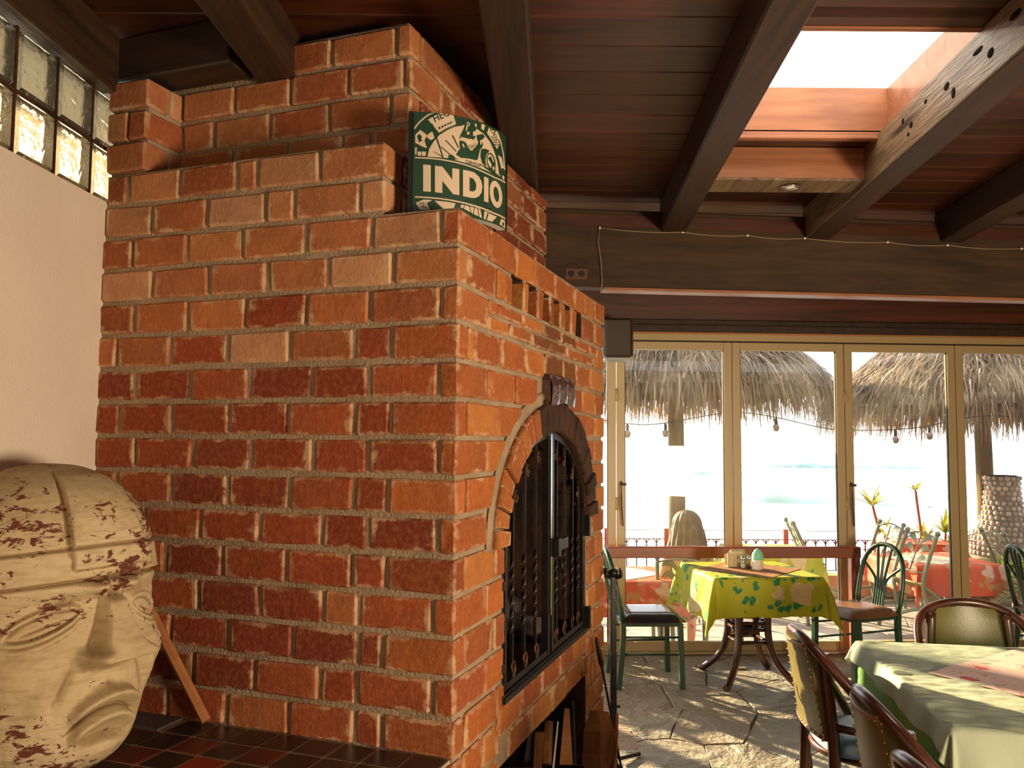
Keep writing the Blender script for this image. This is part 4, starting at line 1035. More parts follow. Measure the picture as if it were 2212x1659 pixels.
# ---- stick behind the head
A = FM @ Vector((-.028, .865, LZ + .012)); Bp = FM @ Vector((-.035, 1.36, LZ + .70))
t = thing('wooden_stick', 'orange wooden stick leaning behind the stone head on the tiled ledge', 'stick', tuple(A))
MB().tube([(0, 0, 0), Bp - A], .017, 6, smooth=False).build('stick_body', 'stick', t)
SIGN=[(1,'c',[(0.013,0.823),(0.046,0.88),(0.083,0.925),(0.123,0.966),(0.174,1.0),(0.167,1.0),(0.116,0.978),(0.075,0.936),(0.037,0.89),(0.003,0.831)],[]),(1,'c',[(0.114,0.552),(0.127,0.63),(0.157,0.704),(0.204,0.776),(0.267,0.84),(0.338,0.891),(0.422,0.922),(0.511,0.929),(0.582,0.916),(0.649,0.891),(0.719,0.841),(0.779,0.766),(0.834,0.671),(0.873,0.526),(0.751,0.546),(0.604,0.569),(0.473,0.573),(0.394,0.57),(0.284,0.558)],[]),(1,'c',[(0.118,0.924),(0.209,1.0),(0.33,1.0),(0.355,0.914),(0.274,0.858),(0.211,0.802)],[]),(1,'c',[(0.016,0.767),(0.056,0.818),(0.116,0.767),(0.091,0.715),(0.113,0.636),(0.075,0.652),(0.017,0.687)],[]),(1,'c',[(0.121,0.78),(0.155,0.808),(0.175,0.745),(0.143,0.719),(0.112,0.746)],[]),(1,'c',[(0.038,0.6),(0.106,0.603),(0.104,0.56),(0.039,0.56)],[]),(1,'c',[(0.016,0.641),(0.031,0.642),(0.029,0.566),(0.017,0.575)],[]),(1,'c',[(0.604,0.986),(0.648,0.986),(0.629,0.923),(0.6,0.935)],[]),(1,'c',[(0.695,0.981),(0.83,0.962),(0.86,0.859),(0.811,0.795),(0.669,0.911)],[]),(1,'c',[(0.794,0.976),(0.865,0.894),(0.921,0.766),(0.946,0.623),(0.974,0.635),(0.947,0.777),(0.886,0.906),(0.811,0.988)],[]),(1,'c',[(0.826,0.739),(0.894,0.738),(0.944,0.645),(0.888,0.615)],[]),(1,'c',[(0.905,0.555),(0.961,0.558),(0.952,0.518),(0.914,0.518)],[]),(1,'c',[(0.017,0.533),(0.11,0.532),(0.213,0.53),(0.319,0.524),(0.393,0.519),(0.513,0.506),(0.631,0.489),(0.772,0.477),(0.976,0.492),(0.99,0.51),(0.78,0.491),(0.637,0.503),(0.518,0.519),(0.396,0.532),(0.321,0.537),(0.214,0.543),(0.111,0.545),(0.017,0.546)],[]),(1,'c',[(0.342,0.551),(0.394,0.571),(0.473,0.586),(0.567,0.574),(0.653,0.541),(0.734,0.518),(0.604,0.525),(0.473,0.539),(0.395,0.544)],[]),(1,'c',[(0.022,0.142),(0.149,0.14),(0.288,0.136),(0.436,0.127),(0.606,0.115),(0.764,0.102),(0.978,0.107),(0.995,0.126),(0.773,0.118),(0.611,0.13),(0.439,0.141),(0.289,0.15),(0.15,0.154),(0.023,0.156)],[]),(1,'c',[(0.084,0.473),(0.146,0.471),(0.149,0.205),(0.087,0.207)],[]),(1,'c',[(0.18,0.469),(0.242,0.466),(0.327,0.349),(0.326,0.464),(0.388,0.465),(0.391,0.204),(0.335,0.205),(0.243,0.324),(0.244,0.203),(0.183,0.205)],[]),(1,'c',[(0.422,0.465),(0.478,0.469),(0.533,0.464),(0.582,0.434),(0.611,0.39),(0.621,0.342),(0.612,0.279),(0.584,0.234),(0.544,0.207),(0.502,0.199),(0.425,0.201)],[[(0.485,0.405),(0.525,0.398),(0.548,0.365),(0.554,0.333),(0.549,0.293),(0.526,0.268),(0.486,0.266)]]),(1,'c',[(0.639,0.454),(0.694,0.449),(0.696,0.199),(0.642,0.199)],[]),(1,'c',[(0.91,0.352),(0.915,0.321),(0.913,0.29),(0.905,0.26),(0.891,0.233),(0.873,0.21),(0.852,0.193),(0.83,0.182),(0.807,0.179),(0.785,0.183),(0.765,0.194),(0.747,0.212),(0.732,0.234),(0.721,0.261),(0.714,0.29),(0.711,0.321),(0.712,0.351),(0.717,0.379),(0.726,0.405),(0.739,0.426),(0.756,0.441),(0.775,0.451),(0.796,0.454),(0.819,0.451),(0.841,0.442),(0.863,0.426),(0.883,0.406),(0.899,0.381)],[[(0.848,0.332),(0.852,0.308),(0.85,0.284),(0.844,0.265),(0.834,0.25),(0.821,0.242),(0.808,0.242),(0.794,0.249),(0.782,0.263),(0.772,0.283),(0.766,0.306),(0.764,0.33),(0.765,0.353),(0.77,0.372),(0.779,0.386),(0.79,0.394),(0.803,0.394),(0.817,0.387),(0.83,0.373),(0.841,0.354)]]),(1,'c',[(0.028,0.091),(0.095,0.128),(0.163,0.125),(0.119,0.095),(0.144,0.028),(0.063,0.023)],[]),(1,'c',[(0.18,0.121),(0.361,0.122),(0.34,0.058),(0.261,0.039)],[]),(1,'c',[(0.415,0.118),(0.6,0.113),(0.619,0.02),(0.52,0.044),(0.399,0.088)],[]),(1,'c',[(0.648,0.108),(0.745,0.095),(0.821,0.09),(0.746,0.013),(0.639,0.018)],[]),(1,'c',[(0.895,0.095),(0.98,0.099),(0.982,0.01),(0.865,0.02)],[]),(2,'g',[(0.413,0.988),(0.452,1.0),(0.498,1.0),(0.545,0.987),(0.554,0.925),(0.52,0.855),(0.542,0.827),(0.512,0.784),(0.431,0.784),(0.381,0.777),(0.399,0.823),(0.418,0.87),(0.433,0.917),(0.413,0.954)],[]),(2,'g',[(0.389,0.757),(0.431,0.754),(0.455,0.735),(0.505,0.675),(0.565,0.764),(0.593,0.73),(0.567,0.61),(0.549,0.592),(0.473,0.59),(0.402,0.582),(0.356,0.603),(0.393,0.678),(0.385,0.718)],[]),(2,'g',[(0.551,0.851),(0.62,0.885),(0.644,0.863),(0.601,0.81),(0.626,0.783),(0.602,0.72),(0.565,0.756)],[]),(2,'g',[(0.602,0.724),(0.651,0.743),(0.703,0.739),(0.662,0.682),(0.652,0.618),(0.668,0.562),(0.613,0.581),(0.594,0.652)],[]),(2,'g',[(0.787,0.65),(0.79,0.621),(0.787,0.593),(0.778,0.568),(0.763,0.55),(0.745,0.539),(0.725,0.537),(0.706,0.545),(0.69,0.561),(0.677,0.583),(0.669,0.61),(0.666,0.639),(0.668,0.666),(0.676,0.69),(0.689,0.708),(0.705,0.718),(0.724,0.72),(0.743,0.713),(0.762,0.698),(0.777,0.676)],[[(0.764,0.651),(0.767,0.627),(0.764,0.603),(0.755,0.584),(0.743,0.571),(0.727,0.566),(0.712,0.57),(0.697,0.581),(0.686,0.6),(0.679,0.622),(0.676,0.646),(0.679,0.669),(0.687,0.688),(0.698,0.701),(0.713,0.705),(0.728,0.702),(0.743,0.691),(0.756,0.673)]]),(2,'g',[(0.683,0.654),(0.72,0.688),(0.75,0.641),(0.781,0.626),(0.788,0.54),(0.722,0.545),(0.733,0.609)],[]),(2,'g',[(0.318,0.79),(0.328,0.798),(0.384,0.68),(0.374,0.674)],[]),(2,'g',[(0.259,0.733),(0.269,0.737),(0.365,0.638),(0.355,0.633)],[]),(2,'g',[(0.223,0.661),(0.232,0.665),(0.316,0.593),(0.306,0.588)],[]),(2,'g',[(0.165,0.606),(0.171,0.609),(0.241,0.569),(0.232,0.564)],[]),(2,'g',[(0.141,0.883),(0.157,0.883),(0.252,0.558),(0.242,0.554)],[]),(2,'g',[(0.287,0.582),(0.32,0.6),(0.345,0.579),(0.357,0.556),(0.313,0.548),(0.293,0.553)],[]),(2,'g',[(0.117,0.551),(0.131,0.633),(0.166,0.708),(0.213,0.779),(0.275,0.836),(0.347,0.885),(0.418,0.913),(0.417,0.921),(0.345,0.892),(0.272,0.842),(0.209,0.784),(0.161,0.712),(0.126,0.635),(0.111,0.553)],[]),(2,'g',[(0.552,0.916),(0.626,0.891),(0.703,0.837),(0.765,0.759),(0.817,0.664),(0.853,0.536),(0.868,0.542),(0.831,0.671),(0.776,0.766),(0.712,0.845),(0.633,0.899),(0.557,0.925)],[]),(2,'g',[(0.022,0.127),(0.149,0.125),(0.288,0.121),(0.437,0.111),(0.608,0.099),(0.767,0.086),(0.977,0.088),(0.983,0.095),(0.77,0.092),(0.61,0.105),(0.438,0.116),(0.289,0.126),(0.15,0.13),(0.023,0.132)],[]),(2,'g',[(0.03,0.75),(0.05,0.776),(0.071,0.752),(0.064,0.726),(0.075,0.71),(0.047,0.692),(0.04,0.726)],[]),(2,'g',[(0.066,0.601),(0.069,0.559),(0.073,0.56),(0.07,0.602)],[]),(2,'g',[(0.203,0.852),(0.213,0.866),(0.22,0.851),(0.208,0.835)],[]),(2,'g',[(0.228,0.868),(0.237,0.882),(0.244,0.868),(0.232,0.852)],[]),(2,'g',[(0.252,0.885),(0.262,0.899),(0.269,0.885),(0.256,0.869)],[]),(2,'g',[(0.277,0.902),(0.287,0.917),(0.294,0.903),(0.281,0.886)],[]),(2,'g',[(0.298,0.918),(0.308,0.932),(0.315,0.918),(0.303,0.902)],[]),(2,'g',[(0.211,0.834),(0.332,0.934),(0.33,0.938),(0.21,0.838)],[]),(2,'g',[(0.718,0.893),(0.747,0.899),(0.759,0.889),(0.73,0.885)],[]),(2,'g',[(0.734,0.872),(0.763,0.879),(0.776,0.869),(0.746,0.864)],[]),(2,'g',[(0.75,0.852),(0.78,0.859),(0.793,0.849),(0.762,0.844)],[]),(2,'g',[(0.766,0.832),(0.798,0.839),(0.811,0.829),(0.779,0.824)],[]),(2,'g',[(0.439,0.122),(0.421,0.034),(0.426,0.034),(0.444,0.121)],[]),(2,'g',[(0.483,0.116),(0.505,0.036),(0.511,0.039),(0.489,0.119)],[]),(2,'g',[(0.534,0.116),(0.522,0.028),(0.528,0.028),(0.54,0.116)],[]),(2,'g',[(0.569,0.106),(0.583,0.024),(0.59,0.026),(0.575,0.108)],[]),(2,'g',[(0.684,0.087),(0.7,0.087),(0.674,0.012),(0.664,0.026)],[]),(2,'g',[(0.059,0.077),(0.088,0.089),(0.093,0.072),(0.073,0.054),(0.115,0.043),(0.12,0.028),(0.126,0.033),(0.118,0.05),(0.078,0.06),(0.099,0.069),(0.09,0.097),(0.057,0.085)],[]),(2,'g',[(0.922,0.063),(0.954,0.064),(0.947,0.022),(0.914,0.025)],[]),(3,'c',[(0.482,0.942),(0.48,0.932),(0.476,0.923),(0.469,0.917),(0.462,0.915),(0.455,0.918),(0.451,0.924),(0.449,0.934),(0.451,0.944),(0.455,0.953),(0.461,0.959),(0.469,0.96),(0.475,0.958),(0.48,0.951)],[[(0.473,0.94),(0.472,0.932),(0.468,0.926),(0.463,0.925),(0.459,0.929),(0.457,0.936),(0.459,0.944),(0.463,0.949),(0.468,0.951),(0.472,0.947)]]),(3,'c',[(0.445,0.91),(0.46,0.917),(0.452,0.866),(0.443,0.866)],[]),(3,'c',[(0.454,0.858),(0.477,0.864),(0.477,0.834),(0.454,0.832)],[]),(3,'c',[(0.383,0.794),(0.463,0.79),(0.517,0.798),(0.5,0.779),(0.431,0.773)],[]),(3,'c',[(0.451,0.734),(0.48,0.728),(0.521,0.756),(0.56,0.802),(0.567,0.778),(0.526,0.727),(0.513,0.688),(0.493,0.676),(0.468,0.695)],[]),(3,'c',[(0.512,0.869),(0.524,0.89),(0.533,0.841),(0.515,0.831)],[]),(3,'c',[(0.408,0.723),(0.42,0.73),(0.436,0.696),(0.424,0.689)],[]),(3,'c',[(0.587,0.806),(0.601,0.819),(0.609,0.774),(0.592,0.764)],[]),(3,'c',[(0.768,0.577),(0.766,0.566),(0.761,0.557),(0.755,0.552),(0.748,0.553),(0.743,0.559),(0.741,0.569),(0.743,0.58),(0.748,0.589),(0.754,0.594),(0.761,0.593),(0.766,0.587)],[]),(3,'c',[(0.532,0.97),(0.55,0.958),(0.546,0.926),(0.53,0.943)],[]),(4,'g',[(0.463,0.722),(0.501,0.722),(0.548,0.764),(0.546,0.766),(0.5,0.725),(0.464,0.726)],[]),(4,'g',[(0.463,0.709),(0.501,0.709),(0.548,0.751),(0.546,0.754),(0.5,0.712),(0.464,0.713)],[]),(4,'g',[(0.47,0.725),(0.473,0.679),(0.476,0.68),(0.473,0.726)],[]),(4,'g',[(0.49,0.731),(0.493,0.684),(0.497,0.685),(0.494,0.732)],[]),(4,'g',[(0.511,0.736),(0.514,0.69),(0.518,0.691),(0.515,0.737)],[])]
SIGNTXT=[('HECHO',[(0.172,0.898),(0.345,1.0),(0.154,0.958)]),('CERVEZA',[(0.443,0.54),(0.6,0.532),(0.443,0.564)]),('MEXICO',[(0.669,0.976),(0.81,0.861),(0.7,1.0)])]# ------------------------------------------------------------------ beer sign on the fireplace shelf
Ls = Vector((.048, .186)); Rs = Vector((.352, -.022)); chv = (Rs - Ls); CW = chv.length; chv.normalize()
nsv = Vector((chv.y, -chv.x))
if nsv.y > 0: nsv = -nsv
SAG, SH = .06, .33; RAD = (CW * CW / 4 + SAG * SAG) / (2 * SAG); HALF = math.asin(CW / 2 / RAD)
def sgn(u, v, off=0.0):
    a = (u * 2 - 1) * HALF
    q = Ls + chv * (CW / 2 + (RAD + off) * math.sin(a)) + nsv * ((RAD + off) * math.cos(a) - (RAD - SAG))
    return Vector((q.x, q.y, v * SH))
sg = thing('beer_sign', 'curved green and cream beer sign standing on the fireplace shelf', 'sign', tuple(FM @ Vector((0, 0, 2.372))), TH)
MB().grid(24, 4, lambda u, v: sgn(u, v)).build('panel', 'signgreen', sg)
mb = MB()
mb.grid(24, 1, lambda u, v: sgn(u, 0, -.03 * v)); mb.grid(24, 1, lambda u, v: sgn(u, 1, -.03 * v)); mb.grid(24, 1, lambda u, v: sgn(u, v, -.03))
mb.build('casing', 'white', sg)
for u in (-.004, 1.004):
    mb = MB(); a = sgn(u, 0, .003); b_ = sgn(u, 1, .003); c_ = sgn(u, 1, -.045); d_ = sgn(u, 0, -.045)
    th_ = (sgn(u + (.035 if u < .5 else -.012), 0) - sgn(u, 0)) * (-1 if u < .5 else -1)
    if u > .5: th_ = sgn(1.016, 0) - sgn(1.004, 0)
    bb = len(mb.v); mb.v += [a, b_, c_, d_, a + th_, b_ + th_, c_ + th_, d_ + th_]
    for f in ((0, 1, 2, 3), (4, 7, 6, 5), (0, 4, 5, 1), (1, 5, 6, 2), (2, 6, 7, 3), (3, 7, 4, 0)): mb.face([bb + i for i in f])
    mb.build('side_strip', 'black', sg)
def flat_print(tris, off, mb):
    # split triangles until they follow the curved panel
    st = list(tris)
    while st:
        t = st.pop(); e = [abs(t[i][0] - t[(i + 1) % 3][0]) for i in range(3)]
        m = max(e)
        if m > .05:
            i = e.index(m); a, b, c = t[i], t[(i + 1) % 3], t[(i + 2) % 3]; h = ((a[0] + b[0]) / 2, (a[1] + b[1]) / 2)
            st += [(a, h, c), (h, b, c)]
        else:
            bb = len(mb.v); mb.v += [sgn(p[0], p[1], off) for p in t]; mb.face([bb, bb + 1, bb + 2])
def clip01(tris):
    out = []
    for t in tris:
        poly = list(t)
        poly = clip(poly, (0, .997), (0, 1))
        if len(poly) >= 3: poly = clip(poly, (.998, 0), (1, 0))
        if len(poly) < 3: continue
        for i in range(1, len(poly) - 1): out.append((poly[0], poly[i], poly[i + 1]))
    return out
bufs = {('c', 1): MB(), ('g', 2): MB(), ('c', 3): MB(), ('g', 4): MB()}
for lay, colr, poly, holes in SIGN:
    loops = [poly] + holes; allp = [p for l in loops for p in l]
    tr_ = tessellate_polygon([[Vector((p[0], p[1], 0)) for p in l] for l in loops])
    flat_print(clip01([tuple(allp[i] for i in t) for t in tr_]), .0007 * lay, bufs[(colr, lay)])
for txt, (o_, ex, ey) in SIGNTXT:
    cu = bpy.data.curves.new('lettering', 'FONT'); cu.body = txt; cu.resolution_u = 3
    to = bpy.data.objects.new('lettering', cu); COL.objects.link(to)
    dg = bpy.context.evaluated_depsgraph_get(); me = to.evaluated_get(dg).to_mesh()
    w_ = max(v.co.x for v in me.vertices); me.calc_loop_triangles()
    if txt == 'HECHO': ey = (.150, .965); ex = (.40, 1.06)
    if txt == 'MEXICO': o_ = (.655, 1.02); ex = (.845, .80); ey = (.70, 1.045)
    if txt == 'CERVEZA': ey = (.443, .572)
    tris = []
    for t in me.loop_triangles:
        tris.append(tuple((o_[0] + (ex[0] - o_[0]) * me.vertices[i].co.x / w_ + (ey[0] - o_[0]) * me.vertices[i].co.y / .70,
                           o_[1] + (ex[1] - o_[1]) * me.vertices[i].co.x / w_ + (ey[1] - o_[1]) * me.vertices[i].co.y / .70) for i in t.vertices))
    flat_print(clip01(tris), .0028, bufs[('g', 4)])
    to.evaluated_get(dg).to_mesh_clear(); bpy.data.objects.remove(to, do_unlink=True); bpy.data.curves.remove(cu)
for key_, nm_, mt_ in ((('c', 1), 'cream_print', 'signcream'), (('g', 2), 'green_print', 'signgreen'), (('c', 3), 'cream_detail', 'signcream'), (('g', 4), 'lettering', 'signgreen')): tag(bufs[key_].build(nm_, mt_, sg), kind='stuff')

# ------------------------------------------------------------------ stone head on the ledge
def gs(x, s): return math.exp(-(x / s) ** 2)
def sstep(a, b, x):
    t = min(1, max(0, (x - a) / (b - a))); return t * t * (3 - 2 * t)
HEADC = (-1.31, 2.33, LZ); HH = .845
PROF = [(0, .46), (.03, .62), (.08, .74), (.16, .83), (.26, .91), (.38, .97), (.50, 1.0), (.60, 1.01), (.70, 1.0), (.78, .95), (.85, .85), (.91, .70), (.955, .50), (.985, .28), (1, .0)]
def prof_r(v):
    # smooth profile of the block of stone
    for i in range(len(PROF) - 1):
        if v <= PROF[i + 1][0]:
            (a, ra), (b, rb_) = PROF[i], PROF[i + 1]; t = (v - a) / (b - a)
            m0 = (PROF[i + 1][1] - PROF[max(i - 1, 0)][1]) / (PROF[i + 1][0] - PROF[max(i - 1, 0)][0]) * (b - a)
            j = min(i + 2, len(PROF) - 1); m1 = (PROF[j][1] - PROF[i][1]) / (PROF[j][0] - PROF[i][0]) * (b - a)
            return (2 * t ** 3 - 3 * t * t + 1) * ra + (t ** 3 - 2 * t * t + t) * m0 + (-2 * t ** 3 + 3 * t * t) * rb_ + (t ** 3 - t * t) * m1
    return 0
def eye_shape(dx, vv):
    # heavy-lidded almond: returns relief
    w_ = 18.0; q = 1 - (dx / w_) ** 2
    up = .030 * max(0, q) ** .6; lo = -.026 * max(0, q) ** .8
    rel = -.026 * gs(vv - .004, .060) * gs(dx, 19)
    if q > 0 and lo < vv < up: rel += .012 * math.sin(PI * (vv - lo) / (up - lo)) ** .6 - .012
    rel += .016 * gs(vv - (up + .010), .008) * sstep(1.25, .8, abs(dx) / w_)
    rel += .011 * gs(vv - (lo - .008), .007) * sstep(1.2, .8, abs(dx) / w_) + .007 * gs(vv - (lo - .026), .006) * sstep(1.15, .7, abs(dx) / w_)
    rel -= .012 * gs(vv + .004, .0035) * gs(dx, 9)
    return rel
def head_pt(az, v):
    # az: angle from the facing direction (left positive), v: 0 at the chin .. 1 at the crown
    r = prof_r(v) * .283
    d = math.degrees(az); f = max(0, math.cos(az))
    r *= 1 + .05 * max(0, -math.cos(az))
    vb_ = v + .00004 * d * d * 0
    # helmet: band, cap and the flap hanging over the forehead
    lower = sstep(.602, .610, v)
    r += .016 * lower - .006 * sstep(.700, .706, v) - .012 * gs(v - .7005, .0050) - .010 * gs(v - .600, .006)
    flap = (1 - sstep(19, 20.4, abs(d))) * sstep(.632, .638, v) * (1 - sstep(.93, .97, v))
    r += (.013 + .010 * sstep(.70, .712, v)) * flap
    r -= .008 * gs(abs(d) - 21.5, 1.3) * sstep(.66, .70, v) * (1 - sstep(.90, .95, v))
    # brow ridge rising outwards, knot of the frown
    bv = v - .572 - .0004 * abs(d)
    r += .018 * gs(bv, .022) * gs(d, 52) + .026 * gs(v - .568, .024) * (gs(d - 9.5, 6) + gs(d + 9.5, 6))
    r -= .016 * gs(v - .565, .030) * gs(d, 2.6)
    r -= .010 * gs(v - .548, .012) * gs(d, 40)
    for s_ in (1, -1):
        dx = s_ * d - 35
        r += (.8 if s_ < 0 else .45) * eye_shape(dx, v - .478 + .0014 * dx) * sstep(4, 10, s_ * d)
        r += .030 * gs(v - .345, .085) * gs(s_ * d - 46, 19)          # cheek
        e = s_ * d - (20 + (.37 - v) * 85)                                 # fold from nose to mouth corner
        r -= .020 * gs(e, 3.6) * gs(v - .295, .060)
        r += .012 * gs(e - 7, 5) * gs(v - .295, .07)
    # nose: ridge widening downwards to broad wings
    t = min(1, max(0, (.545 - v) / .20)); nz = sstep(.332, .346, v) * (1 - sstep(.515, .57, v))
    wdt = 5.5 + 8.5 * t ** 1.6
    r += (.030 + .060 * t) * nz * (1 - sstep(.70, 1.35, abs(d) / wdt))
    r += .046 * gs(v - .366, .022) * (gs(d - 14.0, 4.6) + gs(d + 14.0, 4.6))
    r -= .012 * gs(v - .326, .008) * gs(d, 16)
    # mouth: thick lips, corners drawn down
    mv = v - .208 + .00010 * d * d
    lipw = 1 - sstep(17, 24, abs(d))
    r += lipw * (.034 * gs(mv - .032, .019) + .034 * gs(mv + .034, .022)) - .020 * gs(mv, .006) * (1 - sstep(18, 26, abs(d)))
    r += .014 * gs(v - .22, .06) * gs(d, 24)
    r -= .010 * gs(v - .275, .016) * gs(d, 3.5)
    r -= .022 * gs(v - .122 + .00005 * d * d, .016) * gs(d, 20)
    r += .026 * gs(v - .07, .04) * gs(d, 22)
    r += noise.noise(Vector((az * 5, v * 14, 0))) * .0025 + noise.noise(Vector((az * 16, v * 50, 4))) * .0012
    return Vector((r * math.cos(az), r * math.sin(az) * .98, v * HH))
NU, NVV = 340, 300
mb = MB(); base = []
for j in range(NVV + 1):
    v = j / NVV
    for i in range(NU):
        az = -PI + 2 * PI * i / NU      # finer columns towards the face
        mb.v.append(head_pt(az - .62 * math.sin(az) if False else az + .62 * math.sin(-az) * 1.0, v))
for j in range(NVV):
    for i in range(NU):
        i2 = (i + 1) % NU
        mb.face([j * NU + i, j * NU + i2, (j + 1) * NU + i2, (j + 1) * NU + i], None, True)
mb.face([i for i in range(NU)][::-1])
TL = Matrix.Rotation(R(-8), 3, 'Y')
for p in mb.v:
    q = TL @ (p - Vector((0, 0, .35))) + Vector((0, 0, .35)); p.x, p.y, p.z = q
zs = min(p.z for p in mb.v)
HRZ = R(-27)
hm_ = Matrix.Rotation(HRZ, 3, 'Z'); hi_ = hm_.inverted()
for p in mb.v:
    p.z = max(p.z - zs, .0)
    wv = hm_ @ p
    lim = WALLX(HEADC[1] + wv.y) + .012 - HEADC[0]
    if wv.x < lim: wv.x = lim
    q = hi_ @ wv; p.x, p.y = q.x, q.y
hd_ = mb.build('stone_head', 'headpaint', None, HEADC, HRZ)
tag(hd_, 'colossal cream painted stone head with chipped helmet on the tiled ledge', 'statue')

# ------------------------------------------------------------------ fire tool stand
st = thing('tool_stand', 'black iron fireplace tool stand with clawed top at the fireplace end', 'stand', (.527, 4.227, 0), R(8))
MB().cbox((-.015, -.015, .01), (.015, .015, .95), .003).build('post', 'iron', st)
tp_ = MB(); tp_.ball((0, 0, .965), .028, 10, 7, (1, 1, .9))
for a in range(4):
    an = a * PI / 2 + .6
    tp_.tube(smooth_path([(0, 0, .955), (.030 * math.cos(an), .030 * math.sin(an), .945), (.052 * math.cos(an), .052 * math.sin(an), .955), (.05 * math.cos(an), .05 * math.sin(an), .985)], 4), .008, 6)
tp_.build('claw_top', 'iron', st)
for dx, dy in ((.17, .11), (-.16, -.02), (.02, -.2)):
    MB().tube([(0, 0, .06), (dx * .25, dy * .25, .025), (dx, dy, .012)], .010, 6).build('foot', 'iron', st)
MB().tube([(-.03, -.02, .30), (.03, -.02, .30)], .006, 6).build('hook', 'iron', st)
A = FM @ Vector((1.78, -.10, .0)); 
pk = thing('poker', 'thin iron poker leaning against the black tool stand', 'poker', (.555, 4.09, .012))
Bt_ = Vector((.418, 4.02, .69)) - Vector((.555, 4.09, .012))
MB().tube([(0, 0, .0), Bt_ * .80], .0065, 6).build('rod', 'iron', pk)
MB().tube([Bt_ * .79, Bt_ * .82, Bt_ * .98, Bt_], [.009, .014, .010, .004], 8).build('handle', 'iron', pk)
MB().tube([(0, 0, .0), Bt_ * .04, Bt_ * .09], [.012, .012, .005], 6).build('tip', 'iron', pk)
# ------------------------------------------------------------------ wooden barriers in front of the doors
def barrier(label, xa, xb, lx):
    t = thing('wooden_barrier', label, 'railing', (xa, ydoor(xa) - .13, 0), math.atan(.048))
    W_ = xb - xa
    MB().cbox((0, -.03, .75), (W_, .03, .835), .006).build('rail', 'railwood', t)
    for x_ in lx: MB().cbox((x_ - .035, -.035, 0), (x_ + .035, .035, .80), .006).build('post', 'railwood', t)
barrier('reddish brown wooden barrier with one post behind the yellow clothed table', .40, 2.70, (.06, 2.255))
barrier('reddish brown wooden barrier post at the right edge behind the green chair', 4.02, 5.4, (.04, 1.3))

# ------------------------------------------------------------------ draped cloths
def drape(name, label, loc, rz, ax, ay, cx, cy, top, mat, group=None, n=64, flare=.10, seed=1, wr=.0, lift=None, off=(0, 0), fa=1.0):
    # rectangular cloth of half size cx,cy over a table of half size ax,ay
    rg_ = random.Random(seed); ph = [rg_.uniform(0, 6.28) for _ in range(6)]
    def fn(u, v):
        X = (u * 2 - 1) * cx + off[0]; Y = (v * 2 - 1) * cy + off[1]
        du = max(0, abs(X) - ax); dv = max(0, abs(Y) - ay)
        x = max(-ax, min(ax, X)); y = max(-ay, min(ay, Y)); sx = 1 if X > 0 else -1; sy = 1 if Y > 0 else -1
        r = math.hypot(du, dv); z = top
        if r > 0:
            dx = sx * du / r; dy = sy * dv / r
            an = math.atan2(dv, du)
            run = (x * (-sy) if dv > du else y * sx)
            fold = (math.sin(run * 17 + ph[0]) * .55 + math.sin(run * 31 + ph[1]) * .3) * .022 * fa * min(1, r / .15)
            corner = math.sin(2 * an) if du > 0 and dv > 0 else 0
            out = .010 + flare * r * (1 + .9 * corner) + fold * (1 - corner) + corner * .025 * fa * math.sin(an * 7 + ph[2]) * min(1, r / .15)
            x += dx * out; y += dy * out
            s_ = min(r, .03); z = top - (r - s_ * .3) * (1 - .03 * corner)
        else:
            z += wr * (.5 * noise.noise(Vector((X * 5 + seed, Y * 7, 0))) + .45 * noise.noise(Vector((X * 13 + 4 * Y, Y * 26 + seed, 3))) + .9 * math.exp(-((ax - abs(X)) / .10) ** 2) * noise.noise(Vector((X * 8, Y * 34, 5))))
        if lift: z += lift(X, Y)
        return (x, y, z - loc[2])
    mb = MB().grid(n, n, fn)
    o = mb.build(name, mat, None, loc, rz)
    return tag(o, label, 'tablecloth', group)

# ---- table by the doors
T1 = (1.655, 5.72); T1R = R(6)
tb = thing('dining_table', 'square dining table on curved brown cane legs under the yellow floral cloth', 'table', (T1[0], T1[1], 0), T1R)
MB().cbox((-.365, -.34, .725), (.365, .34, .752), .006).build('tabletop', 'cane', tb)
for k in range(4):
    a = PI / 4 + k * PI / 2; c, s = math.cos(a), math.sin(a)
    base = .03
    p = smooth_path([(.15 * c, .15 * s + base, .725), (.145 * c, .145 * s + base, .5), (.15 * c, .15 * s + base, .30), (.20 * c, .20 * s + base, .15), (.32 * c, .32 * s + base, .035), (.37 * c, .37 * s + base, .018)], 5)
    MB().tube(p, [.024] * (len(p) - 3) + [.022, .021, .019], 8).build('leg', 'cane', tb)
for zz in (.66, .40, .355, .27):
    c_ = MB()
    for k in range(4):
        a = PI / 4 + k * PI / 2; b = a + PI / 2
        c_.tube([(.148 * math.cos(a), .148 * math.sin(a) + .03, zz), (.148 * math.cos(b), .148 * math.sin(b) + .03, zz)], .013, 6)
    c_.build('stretcher', 'cane', tb)
MB().ball((0, .03, .335), .05, 12, 8).build('hub', 'cane', tb)
MB().tube([(-.11, .03, .335), (.11, .03, .335)], .011, 6).build('stretcher', 'cane', tb)
MB().tube([(0, -.08, .335), (0, .14, .335)], .011, 6).build('stretcher', 'cane', tb)
drape('tablecloth', 'bright yellow green floral tablecloth with cream roses on the table by the doors', (T1[0], T1[1], .753), T1R, .367, .342, .66, .60, .757, 'cloth_yellow', None, 72, .14, 4)
def runner(name, label, cx_, cy_, half, ang, z, mat, nn=24, wr=.0015):
    mb = MB().grid(nn, nn, lambda u, v: ((u * 2 - 1) * half, (v * 2 - 1) * half, wr * noise.noise(Vector((u * 6, v * 6, 1))) + .0015))
    o = mb.build(name, mat, None, (cx_, cy_, z), ang); return tag(o, label, 'table runner')
